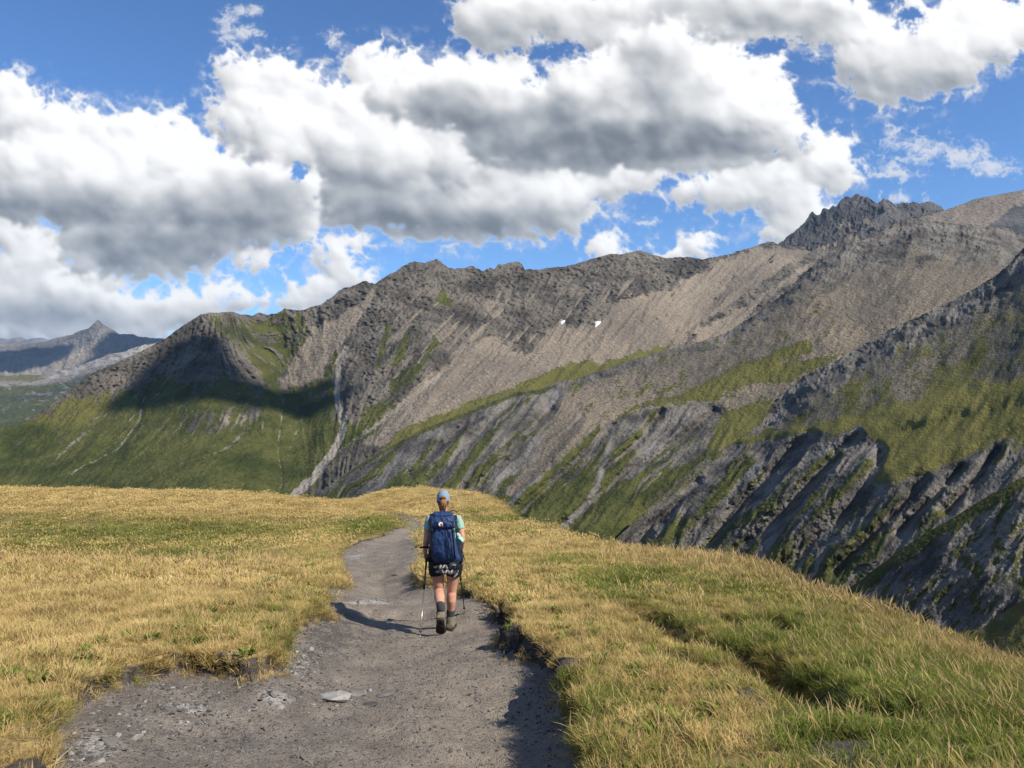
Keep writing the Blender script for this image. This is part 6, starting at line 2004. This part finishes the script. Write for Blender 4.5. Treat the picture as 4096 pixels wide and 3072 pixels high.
def sandal(name, cy, y, tilt, label, straps, L=432, R=655):
    s = thing(name, BASE, label, "sandal", "sandals hung under the backpack")
    def S(t, up, out=0.0):
        """t along the sole from toe (left) to heel, up across its width, out towards the viewer"""
        return A(L + (R - L) * t, cy + tilt * t * 60 - up, y - out)
    top = []
    n = 22
    ring = []
    for k in range(n):
        w = 2 * math.pi * k / n
        c, sn = math.cos(w), math.sin(w)
        wid = 17 * (1.0 - 0.18 * math.exp(-((c + 0.05) / 0.35) ** 2)) * (abs(sn) ** 0.75) * (1 if sn >= 0 else -1)
        ring.append((0.5 + 0.5 * c, wid))
    V = [S(t, u_, 0.0) for t, u_ in ring] + [S(t, u_, 0.026) for t, u_ in ring]
    Q = [tuple(range(n - 1, -1, -1)), tuple(range(n, 2 * n))] + [(k, (k + 1) % n, n + (k + 1) % n, n + k) for k in range(n)]
    solid("sole", (V, Q), M_sole, s, smooth=False, bevel=0.004)
    for k, (t, a) in enumerate(straps):
        solid("strap", ribbon([S(t - a, -17, 0.014), S(t - a * 0.6, -15, 0.034), S(t, 0, 0.046 + 0.004 * (k % 2)), S(t + a * 0.6, 15, 0.034), S(t + a, 17, 0.014)], 0.023, 0.006), M_white, s)
    solid("toe_band", ribbon([S(0.24, -17, 0.014), S(0.235, 0, 0.040), S(0.24, 17, 0.014)], 0.022, 0.005), M_packdk, s)
    return s, S


s1, S1 = sandal("sandal", 874, -0.30, 0.05, "upper of the two sandals with white straps tied under the backpack", ((0.30, 0.05), (0.42, 0.10), (0.57, -0.04)))
s2, S2 = sandal("sandal", 918, -0.315, 0.12, "lower of the two sandals with white straps tied under the backpack", ((0.34, -0.08), (0.46, 0.09), (0.60, -0.07), (0.70, 0.06)), 452, 668)
solid("ankle_loop", tube_data([A(585, 872, -0.335), A(586, 850, -0.345), A(606, 836, -0.35), A(636, 838, -0.35), A(652, 858, -0.345), A(654, 884, -0.335)], [(0.010, 0.004)] * 6, 8, ref=Vector((0, 1, 0))), M_sole, s1)
solid("buckle_strap", ribbon([A(596, 868, -0.35), A(618, 850, -0.356), A(645, 856, -0.352)], 0.016, 0.005), M_white, s1)
solid("heel_strap", ribbon([A(668, 905, -0.34), A(660, 935, -0.352), A(640, 958, -0.356), A(616, 984, -0.35)], 0.020, 0.005), M_white, s2)
solid("heel_strap", ribbon([A(655, 890, -0.34), A(668, 920, -0.35), A(655, 950, -0.35), A(628, 962, -0.35)], 0.016, 0.005), M_sole, s2)
solid("lashing", ribbon([A(640, 812, -0.31), A(652, 842, -0.345), A(660, 880, -0.350), A(664, 905, -0.34)], 0.016, 0.005), M_packdk, s1)


# ------------------------------------------------------------------ trekking poles
def trekking_pole(hnd, tip, label):
    t = thing("trekking_pole", BASE, label, "trekking pole", "the hiker's trekking poles")
    ax = (hnd - tip).normalized()
    L = (hnd - tip).length
    top = hnd + ax * 0.055
    pt = lambda d: tip + ax * d
    fw = Vector((0, 0, 0))
    solid("grip", tube_data([top, top - ax * 0.012, top - ax * 0.05, hnd - ax * 0.03, hnd - ax * 0.075, hnd - ax * 0.16], [0.012, 0.017, 0.0145, 0.016, 0.013, 0.0115], 12), M_web, t)
    solid("upper_shaft", tube_data([pt(L * 0.60), pt(L - 0.13)], [0.0085, 0.0085], 12), M_pole, t)
    solid("lever_lock", tube_data([pt(L * 0.585), pt(L * 0.60), pt(L * 0.63), pt(L * 0.64)], [0.011, 0.0135, 0.0135, 0.010], 10), M_web, t)
    solid("lower_shaft", tube_data([pt(0.07), pt(L * 0.60)], [0.0062, 0.0072], 12), M_alu if tip.x < 0 else M_pole, t)
    solid("basket", tube_data([pt(0.075), pt(0.081)], [0.017, 0.015], 14), M_web, t)
    solid("tip", tube_data([pt(-0.005), pt(0.02), pt(0.075)], [0.0025, 0.0045, 0.0065], 8), M_alu, t)
    solid("wrist_loop", tube_data([top - ax * 0.01, top + Vector((0.0, -0.04, -0.02)), hnd + Vector((0.0, -0.055, -0.05)), hnd + Vector((0, -0.03, -0.09)), hnd + Vector((0, 0.0, -0.06))], [(0.007, 0.0015)] * 5, 6), M_web, t)
    return t


trekking_pole(A(371, 785, 0.115), LTIP, "left trekking pole planted beside the trailing boot")
trekking_pole(A(668, 775, 0.29), RTIP, "right trekking pole planted ahead of the hiker by the turf bank")

# ------------------------------------------------------------------ two old snow patches in the cirque
M_snow = simple_mat("old snow", (0.66, 0.67, 0.69), 0.7, 0.2, 0.4, 0.3, 0.5)


def snow(poly, label):
    mm = bpy.data.objects["main_massif"]
    dg = bpy.context.evaluated_depsgraph_get()
    n = 9
    c = np.mean(np.array(poly, float), axis=0)
    V, Q = [], []
    rings = (0.02, 0.35, 0.7, 1.0)
    m = len(poly)
    for rr in rings:
        for (u, v) in poly:
            uu, vv = c[0] + (u - c[0]) * rr, c[1] + (v - c[1]) * rr
            d = Vector(((uu - CU) / F, 1.0, (CV - vv) / F)).normalized()
            hit, loc, nor, _ = mm.ray_cast(Vector((0, 0, 0)), d)
            lift = 2.2 if rr < 0.99 else -0.8
            V.append(loc + nor * lift)
    for i in range(len(rings) - 1):
        for k in range(m):
            Q.append((i * m + k, i * m + (k + 1) % m, (i + 1) * m + (k + 1) % m, (i + 1) * m + k))
    Q.append(tuple(range(m - 1, -1, -1)))
    o = solid("snow_patch", (V, Q), M_snow, None)
    return tag(o, label, "snow", "snow patches in the cirque")


bpy.context.view_layer.update()
snow([(2378, 1288), (2390, 1284), (2406, 1283), (2403, 1293), (2394, 1302), (2384, 1309), (2378, 1310), (2380, 1298)], "larger white snow patch below the dark buttress in the cirque")
snow([(2242, 1286), (2252, 1284), (2261, 1281), (2258, 1290), (2250, 1296), (2244, 1297)], "smaller white snow patch left of the larger one in the cirque")

# ------------------------------------------------------------------ clouds overhead whose shadows lie on the slopes
M_cloud, _t, _b = mat_new("cumulus white")
_b.inputs['Base Color'].default_value = (0.9, 0.9, 0.9, 1)
_b.inputs['Roughness'].default_value = 1.0


def shade_cloud(target, height, lobes, label, wob):
    """a cumulus overhead, placed up the sunbeam from the ground it shades"""
    tgt = Vector(target)
    c = tgt + TO_SUN * ((height - tgt.z) / TO_SUN.z)
    parts = []
    for (dx, dy, dz, rx, ry, rz) in lobes:
        parts.append(ellipsoid_data(c + Vector((dx, dy, dz)), (rx, ry, rz), 24, 14))
    o = solid("cloud", merge(*parts), M_cloud, None, remesh=wob * 0.35, relax=2, noise_amp=wob, noise_scale=wob * 3.0)
    return tag(o, label, "cloud", "clouds overhead, out of the picture")


def massif_pt(u, v, name="main_massif"):
    mm = bpy.data.objects[name]
    d = Vector(((u - CU) / F, 1.0, (CV - v) / F)).normalized()
    return mm.ray_cast(Vector((0, 0, 0)), d)[1]


pA, pB, pC = massif_pt(700, 1500), massif_pt(1050, 1600), massif_pt(1290, 1590)
H1 = 2300.0
lobes = []
for (u, v, rx, ry) in ((770, 1400, 50, 60), (720, 1460, 75, 70), (820, 1500, 80, 70), (660, 1540, 75, 60), (760, 1570, 80, 45), (900, 1560, 70, 50), (1000, 1590, 75, 45), (1110, 1600, 75, 40), (1200, 1595, 60, 40), (1290, 1610, 45, 45), (560, 1600, 60, 35)):
    q = massif_pt(u, v)
    q = q + TO_SUN * ((H1 - q.z) / TO_SUN.z)
    lobes.append((q.x, q.y, 0, rx * 0.82, ry * 0.82, 30))
parts = [ellipsoid_data(Vector((x, y, H1 + z)), (rx, ry, rz), 24, 14) for x, y, z, rx, ry, rz in lobes]
cl1 = solid("cloud", merge(*parts), M_cloud, None, remesh=9.0, relax=2, noise_amp=14.0, noise_scale=45.0)
tag(cl1, "low ragged cumulus overhead that shades the green pyramid", "cloud", "clouds overhead")
parts = []
for (u, v, rx, ry) in ((560, 1390, 420, 330), (640, 1400, 420, 380), (500, 1420, 330, 260), (80, 1440, 420, 350), (0, 1450, 500, 350), (440, 1450, 240, 180), (740, 1410, 400, 400)):
    q = massif_pt(u, v, "distant_mountain")
    q = q + TO_SUN * ((5600 - q.z) / TO_SUN.z)
    parts.append(ellipsoid_data(q, (rx, ry, 150), 24, 14))
cl2 = solid("cloud", merge(*parts), M_cloud, None, remesh=50.0, relax=2, noise_amp=70.0, noise_scale=220.0)
tag(cl2, "high cloud bank overhead that shades the distant peak's flank", "cloud", "clouds overhead")

# ------------------------------------------------------------------ thin mountain air
bmh = bmesh.new()
bmesh.ops.create_cube(bmh, size=1.0)
for v in bmh.verts:
    v.co = Vector((v.co.x * 60000, 15000 + v.co.y * 32000, (-340 + 1060) / 2 + v.co.z * 1400))
mh = bpy.data.meshes.new("haze")
bmh.to_mesh(mh)
bmh.free()
M_haze = bpy.data.materials.new("thin blue air")
M_haze.use_nodes = True
M_haze.node_tree.nodes.clear()
_h = NT(M_haze.node_tree)
pv = _h.node('ShaderNodeVolumePrincipled')
pv.inputs['Color'].default_value = (0.50, 0.72, 1.0, 1)
pv.inputs['Density'].default_value = 2.5e-5
pv.inputs['Anisotropy'].default_value = 0.2
ho = _h.node('ShaderNodeOutputMaterial')
_h.l.new(pv.outputs[0], ho.inputs['Volume'])
mh.materials.append(M_haze)
hz = link(bpy.data.objects.new("haze", mh))
tag(hz, "thin blue mountain air over the valley", "haze", kind="stuff")
